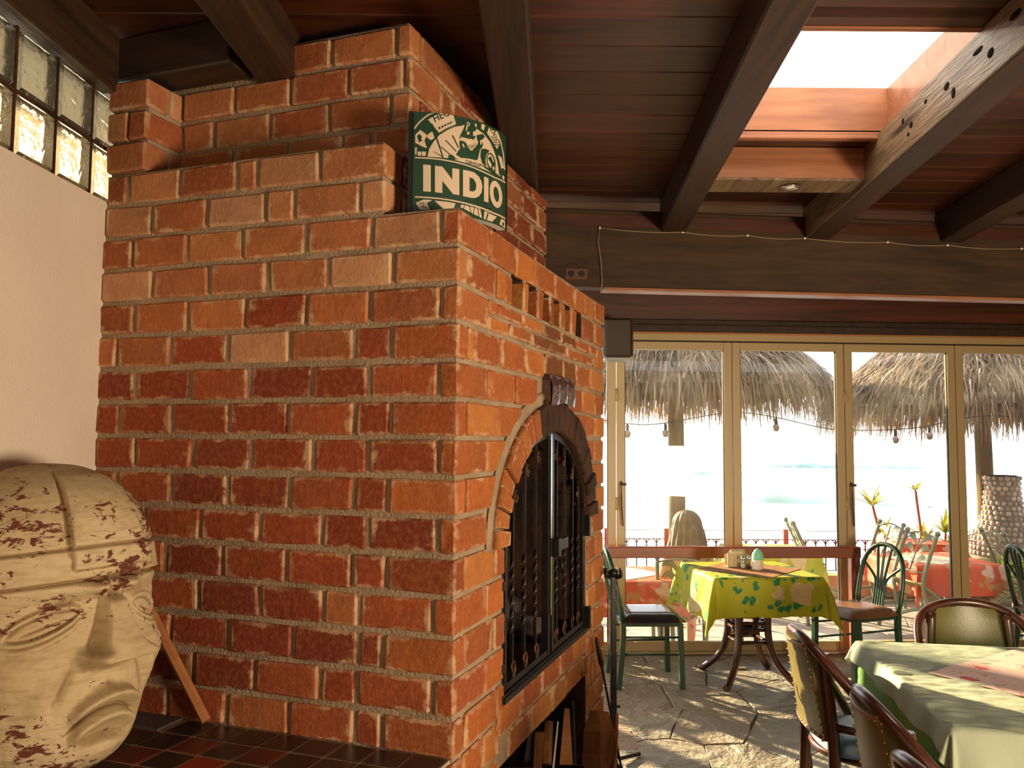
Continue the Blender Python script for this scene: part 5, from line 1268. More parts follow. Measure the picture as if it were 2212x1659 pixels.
runner('table_runner', 'brown woven square runner laid diagonally on the yellow tablecloth', 1.655, 5.705, .265, R(45 + 4), .7585, 'runner')
# on that table
nb_ = thing('napkin_holder', 'cream napkin holder full of folded napkins on the brown runner', 'napkin holder', (1.60, 5.80, .762), R(4))
MB().cbox((-.085, .01, .0), (.085, .022, .085), .004).build('back_plate', 'napkin', nb_)
MB().cbox((-.085, -.045, .0), (-.055, -.033, .10), .003).build('front_plate', 'napkin', nb_); MB().cbox((-.05, -.03, 0), (.085, -.02, .085), .004).build('front_plate', 'napkin', nb_)
MB().cbox((-.06, -.02, .004), (.06, .008, .118), .012).build('napkins', 'napkin', nb_)
MB().cbox((-.085, -.045, 0), (.085, .022, .006), .002).build('base', 'napkin', nb_)
for nm, lab, x_, m_ in (('salt_shaker', 'glass salt shaker with metal cap in front of the napkin holder', 1.615, 'salt'), ('pepper_shaker', 'glass pepper shaker with metal cap beside the salt shaker', 1.655, 'pepper')):
    s_ = thing(nm, lab, 'shaker', (x_, 5.715, .762))
    MB().lathe([(.015, 0), (.017, .004), (.016, .05), (.013, .062)], 14).build('glass_body', 'shaker', s_)
    MB().lathe([(.013, .003), (.0145, .006), (.014, .034 if m_ == 'salt' else .026)], 12).build('filling', m_, s_)
    MB().lathe([(.014, .060), (.0155, .063), (.0145, .074), (.008, .081)], 14).build('cap', 'steel', s_)
def candle(label, loc, sc=1.0):
    c_ = thing('candle_jar', label, 'jar', loc)
    pr = [(.038 * sc, 0)]
    for k in range(7): pr += [(.044 * sc, (.004 + k * .011) * sc), (.041 * sc, (.010 + k * .011) * sc)]
    pr += [(.040 * sc, .084 * sc)]
    MB().lathe(pr, 24).build('ribbed_jar', 'jar', c_)
    mb = MB(); prof = [(.043, .080), (.047, .090), (.040, .100), (.046, .108), (.036, .120), (.040, .128), (.026, .140), (.027, .148), (.012, .158), (.004, .164)]
    mb.lathe([(a * sc, b * sc) for a, b in prof], 24); mb.build('swirl_top', 'candle', c_); return c_
candle('white ribbed jar with mint green swirl top on the brown runner', (1.70, 5.66, .762), .88)
foot = thing('table_shim', 'pale folded shim lying on the floor under the yellow clothed table', 'shim', (1.66, 5.98, .004))
MB().cbox((-.045, -.012, 0), (.045, .012, .012), .003).build('shim_body', 'napkin', foot)

# ---- arched green metal chairs
def arched_chair(label, loc, rz, seatmat, arch=True):
    t = thing('dining_chair', label, 'chair', loc, rz)
    # seat pad
    def pad(u, v):
        a = (u * 2 - 1); b = (v * 2 - 1)
        e = max(abs(a), abs(b)); x = .01 + .232 * a * (1 - .06 * b * b); y = .225 * b * (1 - .06 * a * a)
        return (x, y, .435 + .052 * (1 - max(0, (e - .55) / .45) ** 2.2))
    mb = MB().grid(16, 16, pad); mb.grid(16, 16, lambda u, v: (pad(u, v)[0], pad(u, v)[1], .435)); mb.build('seat', seatmat, t)
    fr_ = MB(); fr_.tube([(.19, .195, .42), (.19, -.195, .42), (-.19, -.185, .42), (-.19, .185, .42)], .019, 4, closed=True, smooth=False); fr_.build('seat_frame', 'green_metal', t)
    for s_ in (1, -1): MB().tube([(.19, s_ * .195, .425), (.20, s_ * .20, 0)], .024, 4, smooth=False).build('leg', 'green_metal', t)
    for s_ in (1, -1): MB().tube(smooth_path([(-.195, s_ * .19, .44), (-.195, s_ * .19, .30), (-.225, s_ * .195, .0)], 4), .024, 4, smooth=False).build('leg', 'green_metal', t)
    for s_ in (1, -1):
        for zz in (.335, .225): MB().tube([(.195, s_ * .197, zz), (-.20, s_ * .19, zz)], .008, 6).build('stretcher', 'green_metal', t)
    bx = lambda z: -.195 - (z - .44) * .20
    H_ = .90; pts = [(bx(.42), .19, .42)]
    pts += [(bx(z), .19 + .012 * math.sin((z - .42) / .3 * PI), z) for z in (.52, .62, .70)]
    for k in range(1, 12):
        a = PI * k / 12; z = .71 + .19 * math.sin(a); pts.append((bx(z), .19 * math.cos(a), z))
    pts += [(bx(z), -.19 - .012 * math.sin((z - .42) / .3 * PI), z) for z in (.70, .62, .52)] + [(bx(.42), -.19, .42)]
    MB().tube(pts, .0175, 8).build('back_hoop', 'green_metal', t)
    for k in range(5):
        o_ = (k - 2); zt = .71 + .19 * math.sqrt(max(0, 1 - (o_ * .062 * 1.0 / .19) ** 2)) - .004 if abs(o_) < 2 else .755
        yt = o_ * .066 if abs(o_) < 2 else o_ * .089
        MB().tube(smooth_path([(bx(.43), o_ * .022, .43), (bx(.58), o_ * .022, .58), (bx(.66), o_ * .030, .66), (bx(zt), yt, zt)], 5), .0105, 6).build('back_spindle', 'green_metal', t)
    MB().tube([(bx(.44), .19, .44), (bx(.44), -.19, .44)], .011, 6).build('back_rail', 'green_metal', t)
    return t
arched_chair('green metal chair with glossy dark seat beside the fireplace', (.935, 5.70, 0), R(3), 'navy')
arched_chair('green arch-backed metal chair with brown seat right of the yellow tablecloth', (2.47, 5.90, 0), R(180 + 20), 'brown_vinyl')
arched_chair('green arch-backed metal chair cut off by the right edge by the doors', (3.92, 5.90, 0), R(-8), 'brown_vinyl')

# ---- big table at lower right
T2 = (2.008, 3.041); T2R = R(-9)
tb = thing('dining_table', 'large dining table under the pale green cloth at lower right', 'table', (T2[0], T2[1], 0), T2R)
MB().cbox((-.545, -.545, .725), (.545, .545, .75), .006).build('tabletop', 'cane', tb)
for sx in (-1, 1):
    for sy in (-1, 1): MB().tube([(sx * .40, sy * .40, .73), (sx * .44, sy * .44, 0)], .025, 8).build('leg', 'cane', tb)
drape('tablecloth', 'green under cloth hanging below the pale cloth on the large table', (T2[0], T2[1], .7505), T2R, .546, .546, .79, .79, .7525, 'cloth_green', None, 48, .02, 9, fa=.25)
drape('tablecloth', 'pale grey green tablecloth wrinkled over the large table at lower right', (T2[0], T2[1], .753), T2R, .556, .556, .700, .715, .764, 'cloth_pale', None, 180, .20, 5, .014, off=(.055, -.085))
runner('table_runner', 'pink floral square cloth laid diagonally on the pale green tablecloth', 2.06, 3.07, .335, R(32.6), .768, 'cloth_pink', 36, .004)

# ---- cane armchairs round the big table
def cane_chair(label, loc, rz, seat='teal_vinyl'):
    t = thing('cane_armchair', label, 'chair', loc, rz)
    h = [(.13, .255, .0), (.09, .262, .22), (.03, .268, .42), (-.05, .275, .57), (-.125, .270, .68), (-.195, .245, .765), (-.240, .185, .820), (-.265, .09, .850), (-.272, 0, .858)]
    h = h + [(x, -y_, z) for x, y_, z in h[-2::-1]]
    MB().tube(smooth_path(h, 5), .0205, 10).build('arm_hoop', 'cane', t)
    for s_ in (1, -1):
        MB().tube(smooth_path([(-.215, s_ * .175, .815), (-.20, s_ * .19, .62), (-.185, s_ * .195, .42), (-.20, s_ * .205, 0)], 4), .0235, 8).build('leg', 'cane', t)
        MB().tube([(-.195, s_ * .193, .54), (-.03, s_ * .274, .535)], .016, 8).build('rung', 'cane', t)
        MB().tube([(-.19, s_ * .20, .20), (.095, s_ * .262, .20)], .013, 8).build('stretcher', 'cane', t)
        MB().tube(smooth_path([(-.19, s_ * .19, .40), (-.16, s_ * .215, .22), (-.19, s_ * .2, .10)], 4), .010, 6).build('brace', 'cane', t)
    def bp(u, v, o=0):
        y_ = (u * 2 - 1); z = .48 + .355 * v; w_ = (.185 - .02 * v) * (1 if v < .8 else math.sqrt(max(0, 1 - ((v - .8) / .215) ** 2)) * .35 + .65)
        return (-.205 - .055 * v + .035 * y_ * y_ * 0 - o - .028 * (1 - y_ * y_), y_ * w_, z)
    mb = MB().grid(14, 12, lambda u, v: bp(u, v, .012)); mb.grid(14, 12, lambda u, v: bp(u, v, -.022))
    mb.grid(14, 1, lambda u, v: bp(u, 0, .012 - .034 * v)); mb.grid(14, 1, lambda u, v: bp(u, 1, .012 - .034 * v)); mb.grid(12, 1, lambda u, v: bp(0, u, .012 - .034 * v)); mb.grid(12, 1, lambda u, v: bp(1, u, .012 - .034 * v))
    mb.build('back_panel', 'olive', t)
    mb = MB()
    ring = [(u, 0.03) for u in [i / 11 for i in range(12)]] + [(u, .97) for u in [i / 11 for i in range(12)]] + [(.03, v) for v in [i / 12 for i in range(13)]] + [(.97, v) for v in [i / 12 for i in range(13)]]
    for u, v in ring: mb.ball(bp(u, v, .014), .0055, 6, 4)
    tag(mb.build('nail_heads', 'brass', t), kind='stuff')
    for v_ in (.02, .98): MB().tube([bp(i / 10, v_, .013) for i in range(11)], .006, 6).build('piping', 'brown_vinyl', t)
    def pad(u, v):
        a = u * 2 - 1; b = v * 2 - 1; r = math.hypot(a, b); m = max(abs(a), abs(b))
        k = m / r if r > 1e-6 else 1; k = .45 + .55 * k
        e = m
        return (.02 + .225 * a * k, .235 * b * k, .425 + .05 * (1 - max(0, (e - .6) / .4) ** 2.2))
    mb = MB().grid(16, 16, pad); mb.grid(16, 16, lambda u, v: (pad(u, v)[0], pad(u, v)[1], .415)); mb.build('seat', seat, t)
    MB().tube([(.02 + .225 * math.cos(2 * PI * i / 24), .23 * math.sin(2 * PI * i / 24), .408) for i in range(24)], .016, 6, closed=True).build('seat_ring', 'cane', t)
    return t
cane_chair('brown cane armchair with olive back and teal seat at the left of the large table', (1.46, 3.42, 0), R(-4))
cane_chair('brown cane armchair with sunlit olive back at the near left of the large table', (1.375, 2.55, 0), R(-6))
cane_chair('brown cane armchair showing only its pale back top at the bottom edge', (1.255, 2.00, 0), R(-2))
cane_chair('brown cane armchair facing the camera behind the far side of the large table', (2.22, 3.82, 0), R(-95))
# ------------------------------------------------------------------ outside
PZ = -.30
pf = struct('patio_floor')
MB().box((2.5, 9.3, PZ - .06), (22, 6.0, .09)).build('grout_bed', 'cement', pf)
rg = random.Random(31)
for poly in voronoi(-.5, 6.0, 6.55, 10.2, .55, rg):
    poly = wob(shrink(poly, .008), rg, .012)
    MB().prism(poly, PZ - .02, PZ + rg.uniform(-.002, .003), .005).build('paving_stone', 'patio', pf)
sea = tag(MB().grid(40, 40, lambda u, v: (-1500 + 3000 * u, 13 + 3000 * v * v, -3.0)).build('sea', 'sea'), kind='structure')
mb = MB()
def wavef(u, v, x0, x1, y0, h):
    X = x0 + (x1 - x0) * u; e = math.sin(PI * u) ** .6
    return (X, y0 + 1.6 * math.sin(u * 5) + (v - .5) * 5, -3.0 + h * e * math.sin(PI * v) * (1 + .3 * math.sin(u * 17)))
for a in ((10.0, 30, 62, .55), (34, 48, 66, .5), (16, 34, 110, .5), (30, 75, 140, .7), (-20, 8, 64, .5)): mb.grid(30, 8, lambda u, v, a=a: wavef(u, v, *a))
mb.build('wave', 'wave', sea)
# low orange wall carrying the iron railing
pw = tag(MB().cbox((-6, 10.30, PZ), (9, 10.52, -.035), .012).build('patio_wall', 'orange_wall'), kind='structure')
rl = thing('iron_railing', 'red iron railing with scrolls along the low orange patio wall', 'railing', (0, 10.34, -.037))
RX0 = -1.80; NB = 11
for k in range(NB + 1):
    x = RX0 + k * .752
    MB().cbox((x - .030, -.03, 0), (x + .030, .03, .57), .006).build('post', 'red_iron', rl)
MB().box((RX0 + NB * .376, 0, .44), (NB * .752, .014, .010)).build('top_bar', 'wroughtred', rl)
MB().box((RX0 + NB * .376, 0, .06), (NB * .752, .014, .010)).build('bottom_bar', 'wroughtred', rl)
MB().tube([(RX0, 0, .55), (RX0 + NB * .752, 0, .55)], .004, 5).build('top_wire', 'wroughtred', rl)
sc_ = MB()
for k in range(NB):
    for q in range(1, 6):
        x = RX0 + k * .752 + q * .752 / 6
        mb = MB(); mb.tube([(x, 0, .06), (x, 0, .44)], .009, 5); mb.lathe([(.006, .0), (.014, .03), (.006, .06)], 8, (x, 0, .29)); mb.build('picket', 'wroughtred', rl)
        for s_ in (1, -1):
            sc_.tube([(x + s_ * (.060 - .060 * math.cos(a)), 0, .36 + .08 * math.sin(a)) for a in [PI * .5 * i / 6 for i in range(7)]], .008, 4)
            sc_.tube([(x + s_ * (.02 + .018 * math.cos(a)), 0, .345 - .018 * math.sin(a)) for a in [PI * 1.5 * i / 8 for i in range(9)]], .006, 4)
tag(sc_.build('scrollwork', 'wroughtred', rl), kind='stuff')

# thatched parasols
def palapa(label, x, y, r, zf, zt, seed, leanx=0):
    g_ = random.Random(seed)
    t = thing('thatched_parasol', label, 'parasol', (x, y, PZ))
    zf -= PZ; zt -= PZ
    MB().tube([(0, 0, 0), (.01, 0, 1.2), (0, .01, zf + .3), (0, 0, zt - .15)], [.105, .100, .095, .07], 12).build('pole', 'post', t)
    def dome(q, a):       # q 0 apex .. 1 eave
        z = zt - (zt - zf - .42) * (.45 * q + .55 * q ** 2.1); return Vector((r * q * math.cos(a), r * q * math.sin(a), z))
    for k in range(10):
        a = 2 * PI * k / 10; MB().tube([dome(.04, a) - Vector((0, 0, .10)), dome(.5, a) - Vector((0, 0, .08)), dome(.93, a) - Vector((0, 0, .08))], .022, 6).build('rafter', 'post', t)
    mb = MB(); tone = []
    mb.grid(40, 10, lambda u, v: dome(.02 + .96 * v, 2 * PI * u) - Vector((0, 0, .035))); tone += [.25] * len(mb.v)
    for i in range(11500):
        q = g_.random() ** .55; a = g_.uniform(0, 2 * PI)
        if q > .80: q = g_.uniform(.80, 1.0)
        L_ = g_.uniform(.28, .52); w_ = g_.uniform(.005, .012)
        p = dome(q, a) + Vector((0, 0, g_.uniform(0, .05)))
        p2 = dome(min(q + .22, 1.12), a + g_.gauss(0, .06)) if q < .86 else dome(q + .05, a) - Vector((0, 0, g_.uniform(.30, .50)))
        d = (p2 - p); d = d.normalized() * L_
        d += Vector((g_.gauss(0, .05), g_.gauss(0, .05), g_.gauss(0, .03)))
        mid = p + d * .55 + Vector((0, 0, .03 + g_.gauss(0, .012))); end = p + d - Vector((0, 0, .05))
        s = Vector((-math.sin(a), math.cos(a), 0)) * w_
        b = len(mb.v); mb.v += [p - s, p + s, mid - s * .8, mid + s * .8, end]
        mb.face([b, b + 1, b + 3, b + 2]); mb.face([b + 2, b + 3, b + 4])
        tn = min(1, max(0, g_.gauss(.5, .25))); tone += [tn, tn, tn, tn, min(1, tn + .1)]
    mb.attr = tone; tag(mb.build('thatch', 'thatch', t), kind='stuff')
    return t
palapa('thatched parasol on a stout wooden pole behind the left glass doors', 2.02, 10.0, 1.95, 1.80, 3.45, 3)
palapa('thatched parasol behind the right hand glass doors, cut off by the right edge', 5.80, 10.0, 1.92, 1.62, 3.35, 4)

# festoon of bulbs under the parasols
def festoon(label, pts, bulbs):
    t = thing('festoon_lights', label, 'string lights', pts[0]); o = Vector(pts[0])
    sp_ = smooth_path(pts, 8); MB().tube([p - o for p in sp_], .005, 5).build('cable', 'black_seal', t)
    for b in bulbs:
        q = sp_[int(b * (len(sp_) - 1))] - o
        MB().lathe([(.010, -.005), (.016, -.02), (.014, -.07)], 8, q).build('socket', 'black_seal', t)
        MB().ball(q - Vector((0, 0, .105)), .035, 8, 6, (1, 1, 1.15)).build('bulb', 'bulb', t)
festoon('dark festoon cable with hanging bulbs below the left thatched parasol', [(.3, 8.25, 1.98), (1.3, 8.2, 1.80), (2.3, 8.2, 1.93), (3.25, 8.25, 1.77), (3.9, 8.3, 1.77)], (.22, .33, .60, .80))
festoon('dark festoon cable with hanging bulbs below the right thatched parasol', [(3.9, 8.3, 1.77), (4.2, 8.3, 1.80), (4.9, 8.3, 1.92), (5.8, 8.3, 1.80)], (.06, .40, .80))

# tables on the patio
def patio_table(label, clabel, x, y, rz, half, mat, drop=.26, seed=1):
    t = thing('patio_table', label, 'table', (x, y, PZ), rz)
    MB().cbox((-half, -half, .715), (half, half, .742), .006).build('tabletop', 'slat', t)
    for sx in (-1, 1):
        for sy in (-1, 1): MB().tube([(sx * half * .8, sy * half * .8, .72), (sx * half * .85, sy * half * .85, 0)], .02, 6).build('leg', 'sage', t)
    drape('tablecloth', clabel, (x, y, PZ + .743), rz, half + .003, half + .003, half + drop, half + drop, PZ + .748, mat, None, 40, .10, seed)
patio_table('patio table under a red floral cloth in front of the seated woman', 'red floral tablecloth behind the left glass door', 1.02, 7.40, R(4), .42, 'cloth_red', .30, 2)
patio_table('patio table under a yellow cloth behind the wooden barrier', 'yellow floral tablecloth on the patio behind the barrier', 2.85, 9.10, R(-4), .44, 'cloth_yellow', .24, 3)
patio_table('patio table under a coral cloth among the tipped chairs', 'coral red tablecloth among the tipped garden chairs', 4.35, 8.45, R(6), .45, 'cloth_red', .30, 6)
patio_table('far patio table with red cloth near the railing at right', 'far red tablecloth near the iron railing at right', 4.92, 9.93, R(-3), .33, 'cloth_red', .22, 7)
for k, (x, y, lab) in enumerate(((4.50, 8.25, 'white and green jar on the coral patio tablecloth'),)): candle(lab, (x, y, PZ + .752), 1.05)
runner('table_runner', 'white square cloth laid over the coral patio tablecloth', 4.25, 8.42, .28, R(40), PZ + .752, 'cloth_cream')
runner('table_runner', 'cream square cloth on the red floral patio tablecloth at left', 1.02, 7.40, .26, R(42), PZ + .752, 'cloth_cream')
runner('table_runner', 'white cloth spread over the yellow patio tablecloth behind the barrier', 2.80, 9.05, .30, R(40), PZ + .752, 'cloth_cream')

# folding garden chairs of iron with leaf backs and slatted seats
def garden_chair(label, mtx):
    t = thing('garden_chair', label, 'chair'); t.matrix_world = mtx
    for s_ in (1, -1):
        MB().tube(smooth_path([(.24, s_ * .20, 0), (.10, s_ * .205, .22), (-.12, s_ * .21, .44), (-.20, s_ * .21, .62), (-.27, s_ * .21, .92)], 5), .019, 8).build('back_post', 'sage', t)
        MB().tube(smooth_path([(-.27, s_ * .185, 0), (-.10, s_ * .185, .20), (.12, s_ * .185, .36), (.22, s_ * .185, .45)], 4), .017, 8).build('leg', 'sage', t)
        MB().ball((-.275, s_ * .21, .945), .026, 10, 7).build('finial', 'sage', t)
        MB().ball((.24, s_ * .20, .012), .020, 8, 6).build('foot', 'sage', t)
        MB().tube([(.23, s_ * .20, .45), (-.14, s_ * .20, .45)], .010, 6).build('seat_rail', 'sage', t)
    for k in range(8):
        x = .22 - k * .05
        MB().cbox((x - .02, -.20, .455), (x + .02, .20, .472), .003).build('slat', 'slat', t)
    mb = MB(); mb.tube(smooth_path([(-.265, .21, .90), (-.285, .07, .93), (-.285, -.07, .93), (-.265, -.21, .90)], 5), .009, 6); mb.build('top_rail', 'sage', t)
    MB().tube([(-.18, .21, .56), (-.18, -.21, .56)], .008, 6).build('cross_rail', 'sage', t)
    MB().tube([(-.185, 0, .56), (-.27, 0, .92)], .007, 6).build('stem', 'sage', t)
    for k in range(3):
        for s_ in (1, -1):
            z0 = .60 + k * .10
            def lf(u, v, s_=s_, z0=z0):
                L_ = .17 * u; w_ = .035 * math.sin(PI * min(1, u * .96 + .02)) * (1 + .15 * math.sin(u * 25))
                z = z0 + .10 * math.sin(u * 2.4) + (v - .5) * 2 * w_
                return (-.185 - (z - .56) * .24, s_ * (.008 + L_), z)
            MB().grid(8, 2, lf).build('iron_leaf', 'sage', t)
    return t
def pose(x, y, z, heading, tilt): return Matrix.Translation((x, y, z)) @ Matrix.Rotation(R(heading), 4, 'Z') @ Matrix.Translation((.24, 0, 0)) @ Matrix.Rotation(R(tilt), 4, 'Y') @ Matrix.Translation((-.24, 0, 0))
garden_chair('olive iron garden chair on which the woman with long hair sits', pose(1.52, 7.28, PZ, 78, 0))
garden_chair('iron leaf-backed garden chair tipped against the yellow patio table', pose(3.42, 8.90, PZ, 172, 36))
garden_chair('iron leaf-backed garden chair with slatted seat tipped against the coral table, nearest', pose(3.66, 7.95, PZ, 12, 36))
garden_chair('iron garden chair tipped against the coral table, behind the nearest one', pose(3.75, 8.75, PZ, 8, 34))
garden_chair('iron leaf-backed garden chair tipped against the coral table from the right', pose(5.12, 8.05, PZ, 176, 36))

# pebble-clad chimney of the outdoor oven
cx_, cy_ = 5.62, 9.35
pc = thing('pebble_chimney', 'tapering outdoor chimney clad in rows of round pebbles', 'chimney', (cx_, cy_, PZ))
prof = [(.38, 0), (.38, .55), (.37, .80), (.34, .88), (.27, .98), (.20, 1.18), (.17, 1.42), (.185, 1.56)]
MB().lathe(prof, 28).build('chimney_core', 'cement', pc)
MB().lathe([(.10, 1.50), (.15, 1.56), (.14, 1.572), (.09, 1.56)], 20).build('chimney_mouth', 'soot', pc)
def prad(z):
    for (r0, z0), (r1, z1) in zip(prof, prof[1:]):
        if z <= z1: return r0 + (r1 - r0) * (z - z0) / max(1e-6, z1 - z0)
    return prof[-1][0]
peb = MB().ball((0, 0, 0), 1, 8, 5).build('pebble', 'pebble', pc); pm = peb.data; first = True; cnt = 0
rg = random.Random(8)
z = .70
while z < 1.56:
    rr = prad(z); s = .029; n_ = max(6, int(2 * PI * rr / (s * 2.05)))
    for k in range(n_):
        a = 2 * PI * k / n_ + (.5 if int(z * 50) % 2 else 0) * 2 * PI / n_
        if math.sin(a) > .35: continue
        if cnt > 290: break
        o = peb if first else peb.copy()
        if not first: COL.objects.link(o); o.parent = pc
        first = False; cnt += 1
        o.location = (rr * math.cos(a), rr * math.sin(a), z); ss = s * rg.uniform(.85, 1.12); o.scale = (ss * .75, ss, ss * rg.uniform(.8, 1.0)); o.rotation_euler = (0, 0, a)
    z += .056

# plants
def leafm(L_, w_, droop, mb=None):
    mb = mb or MB()
    mb.grid(6, 2, lambda u, v: (L_ * u, (v - .5) * 2 * w_ * (math.sin(PI * min(1, u * .85 + .15)) if u < 1 else .02), .25 * w_ * abs(v - .5) * 2 - droop * u * u))
    return mb
LEAFM = {}
def tuft(parent, c, n_, L_, w_, droop, mat, seed, up0=25, up1=75):
    g_ = random.Random(seed); key = (round(L_, 2), round(w_, 3), round(droop, 2), mat)
    for k in range(n_):
        a = 2 * PI * k / n_ + g_.uniform(-.3, .3); e = R(g_.uniform(up0, up1))
        if key not in LEAFM:
            o = leafm(L_, w_, droop).build('leaf', mat, parent); LEAFM[key] = o.data
        else:
            o = bpy.data.objects.new('leaf', LEAFM[key]); COL.objects.link(o); o.parent = parent
        o.location = c; o.rotation_euler = Euler((0, -e, a)); k_ = g_.uniform(.75, 1.15); o.scale = (k_, k_, k_)
def dracaena(label, x, y, z0, stems, seed, mat='leaf2', stemmat='redstem'):
    t = thing('spiky_plant', label, 'plant', (x, y, z0))
    MB().lathe([(.10, 0), (.13, .02), (.15, .20), (.135, .20)], 16).build('pot', 'pot', t)
    for i, (dx, dy, h, L_, n_) in enumerate(stems):
        MB().tube(smooth_path([(0, 0, .18), (dx * .4, dy * .4, h * .5), (dx, dy, h)], 4), [.018] * 9, 7).build('stem', stemmat, t)
        tuft(t, (dx, dy, h), n_, L_, .022, .06, mat, seed + i)
dracaena('spiky yellow green plant leaning left above the railing behind the middle door', 4.78, 10.41, -.035, [(-.18, 0, .86, .30, 12), (-.06, -.02, .46, .34, 12)], 40)
dracaena('spiky plant with a tall red stem above the railing beside the right door', 5.25, 10.41, -.035, [(-.10, 0, 1.06, .16, 8), (.02, 0, .42, .30, 12)], 50)
dracaena('bushy yellow spiky plant on the patio wall left of the pebble chimney', 5.50, 10.41, -.035, [(.02, 0, .52, .36, 16), (.10, .02, .34, .30, 10)], 60)
def leafy(label, x, y, z0, h, n_, seed):
    t = thing('leafy_plant', label, 'plant', (x, y, z0)); g_ = random.Random(seed)
    MB().lathe([(.13, 0), (.17, .03), (.19, .28), (.17, .28)], 16).build('pot', 'pot', t)
    for i in range(5):
        dx, dy = g_.uniform(-.28, .28), g_.uniform(-.2, .2); hh = h * g_.uniform(.7, 1.0)
        MB().tube(smooth_path([(0, 0, .26), (dx * .5, dy * .5, hh * .6), (dx, dy, hh)], 3), .008, 5).build('stem', 'leaf', t)
        tuft(t, (dx, dy, hh), n_, .26, .045, .12, 'leaf', seed + i, -10, 45); tuft(t, (dx * .6, dy * .6, hh * .7), n_ - 2, .24, .045, .12, 'leaf', seed + i + 20, -10, 45)
leafy('dark leafy green plant in front of the pebble chimney', 5.42, 8.55, PZ, .85, 8, 70)
leafy('leafy green potted plant on the patio at the far right', 6.05, 8.45, PZ, .80, 8, 80)

# hedge plants and a palm west of the doors; they dapple the low sun
for i_, (x_, y_, h_) in enumerate(((-1.35, 7.15, 1.22), (-.75, 7.05, 1.30), (-.20, 7.0, 1.22), (.28, 6.95, 1.12))):
    leafy('broad leaved potted shrub outside the doors behind the fireplace, %s' % ('farthest left', 'second from left', 'third from left', 'nearest the doors')[i_], x_, y_, PZ, h_, 11, 100 + 7 * i_)
pt_ = thing('palm_tree', 'tall palm tree west of the patio behind the fireplace', 'tree', (-3.4, 9.6, PZ))
MB().tube(smooth_path([(0, 0, 0), (.08, 0, 1.5), (.05, .05, 3.1), (.12, 0, 4.1)], 5), [.16] * 6 + [.12] * 10, 10).build('trunk', 'post', pt_)
g_ = random.Random(77)
fm = MB(); 
for i in range(34):
    u = .12 + .88 * i / 34
    for s_ in (1, -1):
        bx = Vector((1.7 * u, 0, .55 * math.sin(u * 2.2) - .75 * u * u)); tp2 = bx + Vector((.22, s_ * .42 * math.sin(PI * (.15 + .8 * u)), -.10))
        b = len(fm.v); fm.v += [bx - Vector((.016, 0, 0)), bx + Vector((.016, 0, 0)), tp2]; fm.face([b, b + 1, b + 2])
fm.tube([(1.7 * u, 0, .55 * math.sin(u * 2.2) - .75 * u * u) for u in [i / 10 for i in range(11)]], .014, 5)
fo = fm.build('frond', 'leaf', pt_, (.12, 0, 4.1))
for k in range(16):
    o = fo if k == 0 else fo.copy()
    if k: COL.objects.link(o); o.parent = pt_
    o.rotation_euler = (0, R(g_.uniform(-25, 22)), 2 * PI * k / 16 + g_.uniform(-.2, .2))

# ------------------------------------------------------------------ seated woman seen from behind
PX, PY = 1.555, 7.22
pr = thing('person', 'woman with long brown hair in a yellow top sitting with her back turned', 'person', (PX, PY, PZ), R(90))
# local frame: x forward (away from the camera), y to her left, z up from the patio
def skinmesh(name, verts, edges, radii, mat, sub=2):
    me = bpy.data.meshes.new(name); me.from_pydata(verts, edges, []); me.materials.append(M[mat])
    o = bpy.data.objects.new(name, me); COL.objects.link(o); o.parent = pr
    sm = o.modifiers.new('skin', 'SKIN'); sm.use_smooth_shade = True
    for i, r in enumerate(radii):
        sv = me.skin_vertices[0].data[i]; sv.radius = (r, r) if not isinstance(r, tuple) else r; sv.use_root = (i == 0)
    o.modifiers.new('sub', 'SUBSURF').levels = sub; o.modifiers['sub'].render_levels = sub
    return o
vb = [(0, 0, .50), (.01, 0, .64), (0, 0, .80), (-.01, 0, .95), (.0, 0, 1.03), (.025, 0, 1.11), (.045, 0, 1.22),
      (0, .17, .965), (-.05, .235, .73), (.14, .25, .66), (.24, .20, .70),
      (0, -.17, .965), (-.02, -.24, .72), (.20, -.16, .70), (.27, -.10, .70),
      (.05, .10, .49), (.42, .12, .47), (.44, .12, .10), (.54, .12, .04),
      (.05, -.10, .49), (.42, -.12, .47), (.44, -.12, .10), (.54, -.12, .04)]
eb = [(0, 1), (1, 2), (2, 3), (3, 4), (4, 5), (5, 6), (3, 7), (7, 8), (8, 9), (9, 10), (3, 11), (11, 12), (12, 13), (13, 14), (0, 15), (15, 16), (16, 17), (17, 18), (0, 19), (19, 20), (20, 21), (21, 22)]
rb_ = [(.12, .15), (.10, .13), (.11, .15), (.10, .16), .055, .05, .085, .055, .042, .034, .03, .055, .042, .034, .03, .085, .062, .042, .03, .085, .062, .042, .03]
skinmesh('body', vb, eb, rb_, 'skin')
for s_, hx in ((1, (.24, .20, .70)), (-1, (.27, -.10, .70))):
    for k in range(4):
        o_ = (k - 1.5) * .016
        MB().tube([(hx[0], hx[1] + o_, hx[2]), (hx[0] + .05, hx[1] + o_ * 1.2 - s_ * .01, hx[2] + .004), (hx[0] + .085 - abs(o_) * .4, hx[1] + o_ * 1.3 - s_ * .02, hx[2] - .014)], [.009, .008, .006], 6).build('finger', 'skin', pr)
    MB().tube([(hx[0] - .01, hx[1] - s_ * .02, hx[2]), (hx[0] + .03, hx[1] - s_ * .05, hx[2] + .005), (hx[0] + .055, hx[1] - s_ * .05, hx[2])], [.010, .009, .007], 6).build('thumb', 'skin', pr)
vt = [(0, 0, .47), (.01, 0, .62), (-.002, 0, .78), (-.012, 0, .90), (-.005, .13, .955), (-.005, -.13, .955)]
skinmesh('top', vt, [(0, 1), (1, 2), (2, 3), (3, 4), (3, 5)], [(.135, .17), (.118, .145), (.125, .165), (.12, .165), .055, .055], 'top')
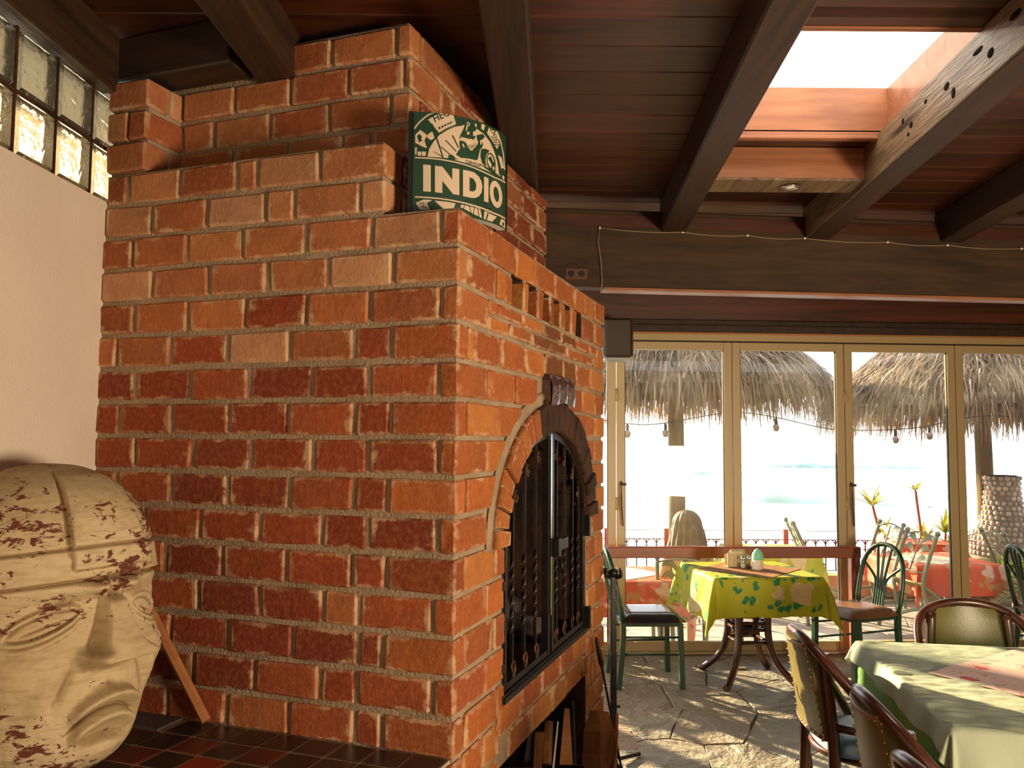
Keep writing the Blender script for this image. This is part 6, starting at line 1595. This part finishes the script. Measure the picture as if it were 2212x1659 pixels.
vk = [(.0, 0, .49), (.20, .07, .50), (.44, .12, .47), (.20, -.07, .50), (.44, -.12, .47), (.46, .12, .25), (.46, -.12, .25)]
skinmesh('skirt', vk, [(0, 1), (1, 2), (0, 3), (3, 4), (2, 5), (4, 6)], [(.13, .18), .11, .085, .11, .085, .07, .07], 'skirt')
# head details and hair
hd2 = MB(); hd2.ball((.135, 0, 1.205), .022, 8, 6, (1, .7, 1.1)); hd2.build('nose', 'skin', pr)
for s_ in (1, -1):
    MB().ball((.115, s_ * .035, 1.235), .013, 8, 6).build('eye', 'white', pr)
    MB().ball((.04, s_ * .092, 1.21), .022, 8, 6, (.9, .4, 1.4)).build('ear', 'skin', pr)
MB().tube([(.122, -.025, 1.165), (.128, 0, 1.163), (.122, .025, 1.165)], .006, 6).build('mouth', 'skirt', pr)
def hairf(u, v):
    # cap over the skull flowing down the back to the shoulder blades
    a = PI * .5 + (u - .5) * PI * 1.45            # around the back, open at the face
    aa = -(a - PI * .5) + PI                       # back is -x
    z = 1.335 - .43 * v
    rr = .118 * math.sqrt(max(.0, 1 - max(0, (1 - v / .30)) ** 2)) if v < .30 else .118 + .042 * min(1, (v - .30) / .45) - .018 * max(0, v - .8) / .2
    rr *= 1 + .035 * math.sin(u * 70) + .03 * math.sin(u * 23 + v * 7)
    x = .02 + rr * math.cos(aa) * (1.0 if v < .35 else 1.0 - .25 * (v - .35)); y_ = rr * 1.08 * math.sin(aa)
    if v > .4: x -= .02 * (v - .4); z += .012 * math.sin(u * 40)
    return (x, y_, z)
mb = MB().grid(90, 40, hairf); mb.grid(90, 40, lambda u, v: tuple(a * b for a, b in zip(hairf(u, v), (.90, .90, .992))))
mb.build('hair', 'hair', pr)

# ------------------------------------------------------------------ groups of repeats
GR = {'ceiling_beam': 'dark ceiling beams', 'dining_chair': 'green metal dining chairs', 'cane_armchair': 'cane armchairs round the large table', 'garden_chair': 'iron garden chairs on the patio',
      'firewood_stick': 'firewood in the niche', 'fire_log': 'logs in the firebox', 'thatched_parasol': 'thatched parasols on the patio', 'patio_table': 'patio tables', 'festoon_lights': 'festoon cables on the patio',
      'spiky_plant': 'spiky plants on the patio wall', 'leafy_plant': 'leafy potted plants on the patio', 'wooden_barrier': 'wooden barriers in front of the glass doors', 'wall_plate': 'timber wall plates', 'candle_jar': 'ribbed jars with swirl tops'}
for o in bpy.data.objects:
    if o.parent is None and 'category' in o:
        g_ = GR.get(o.name.split('.')[0])
        if g_: o['group'] = g_
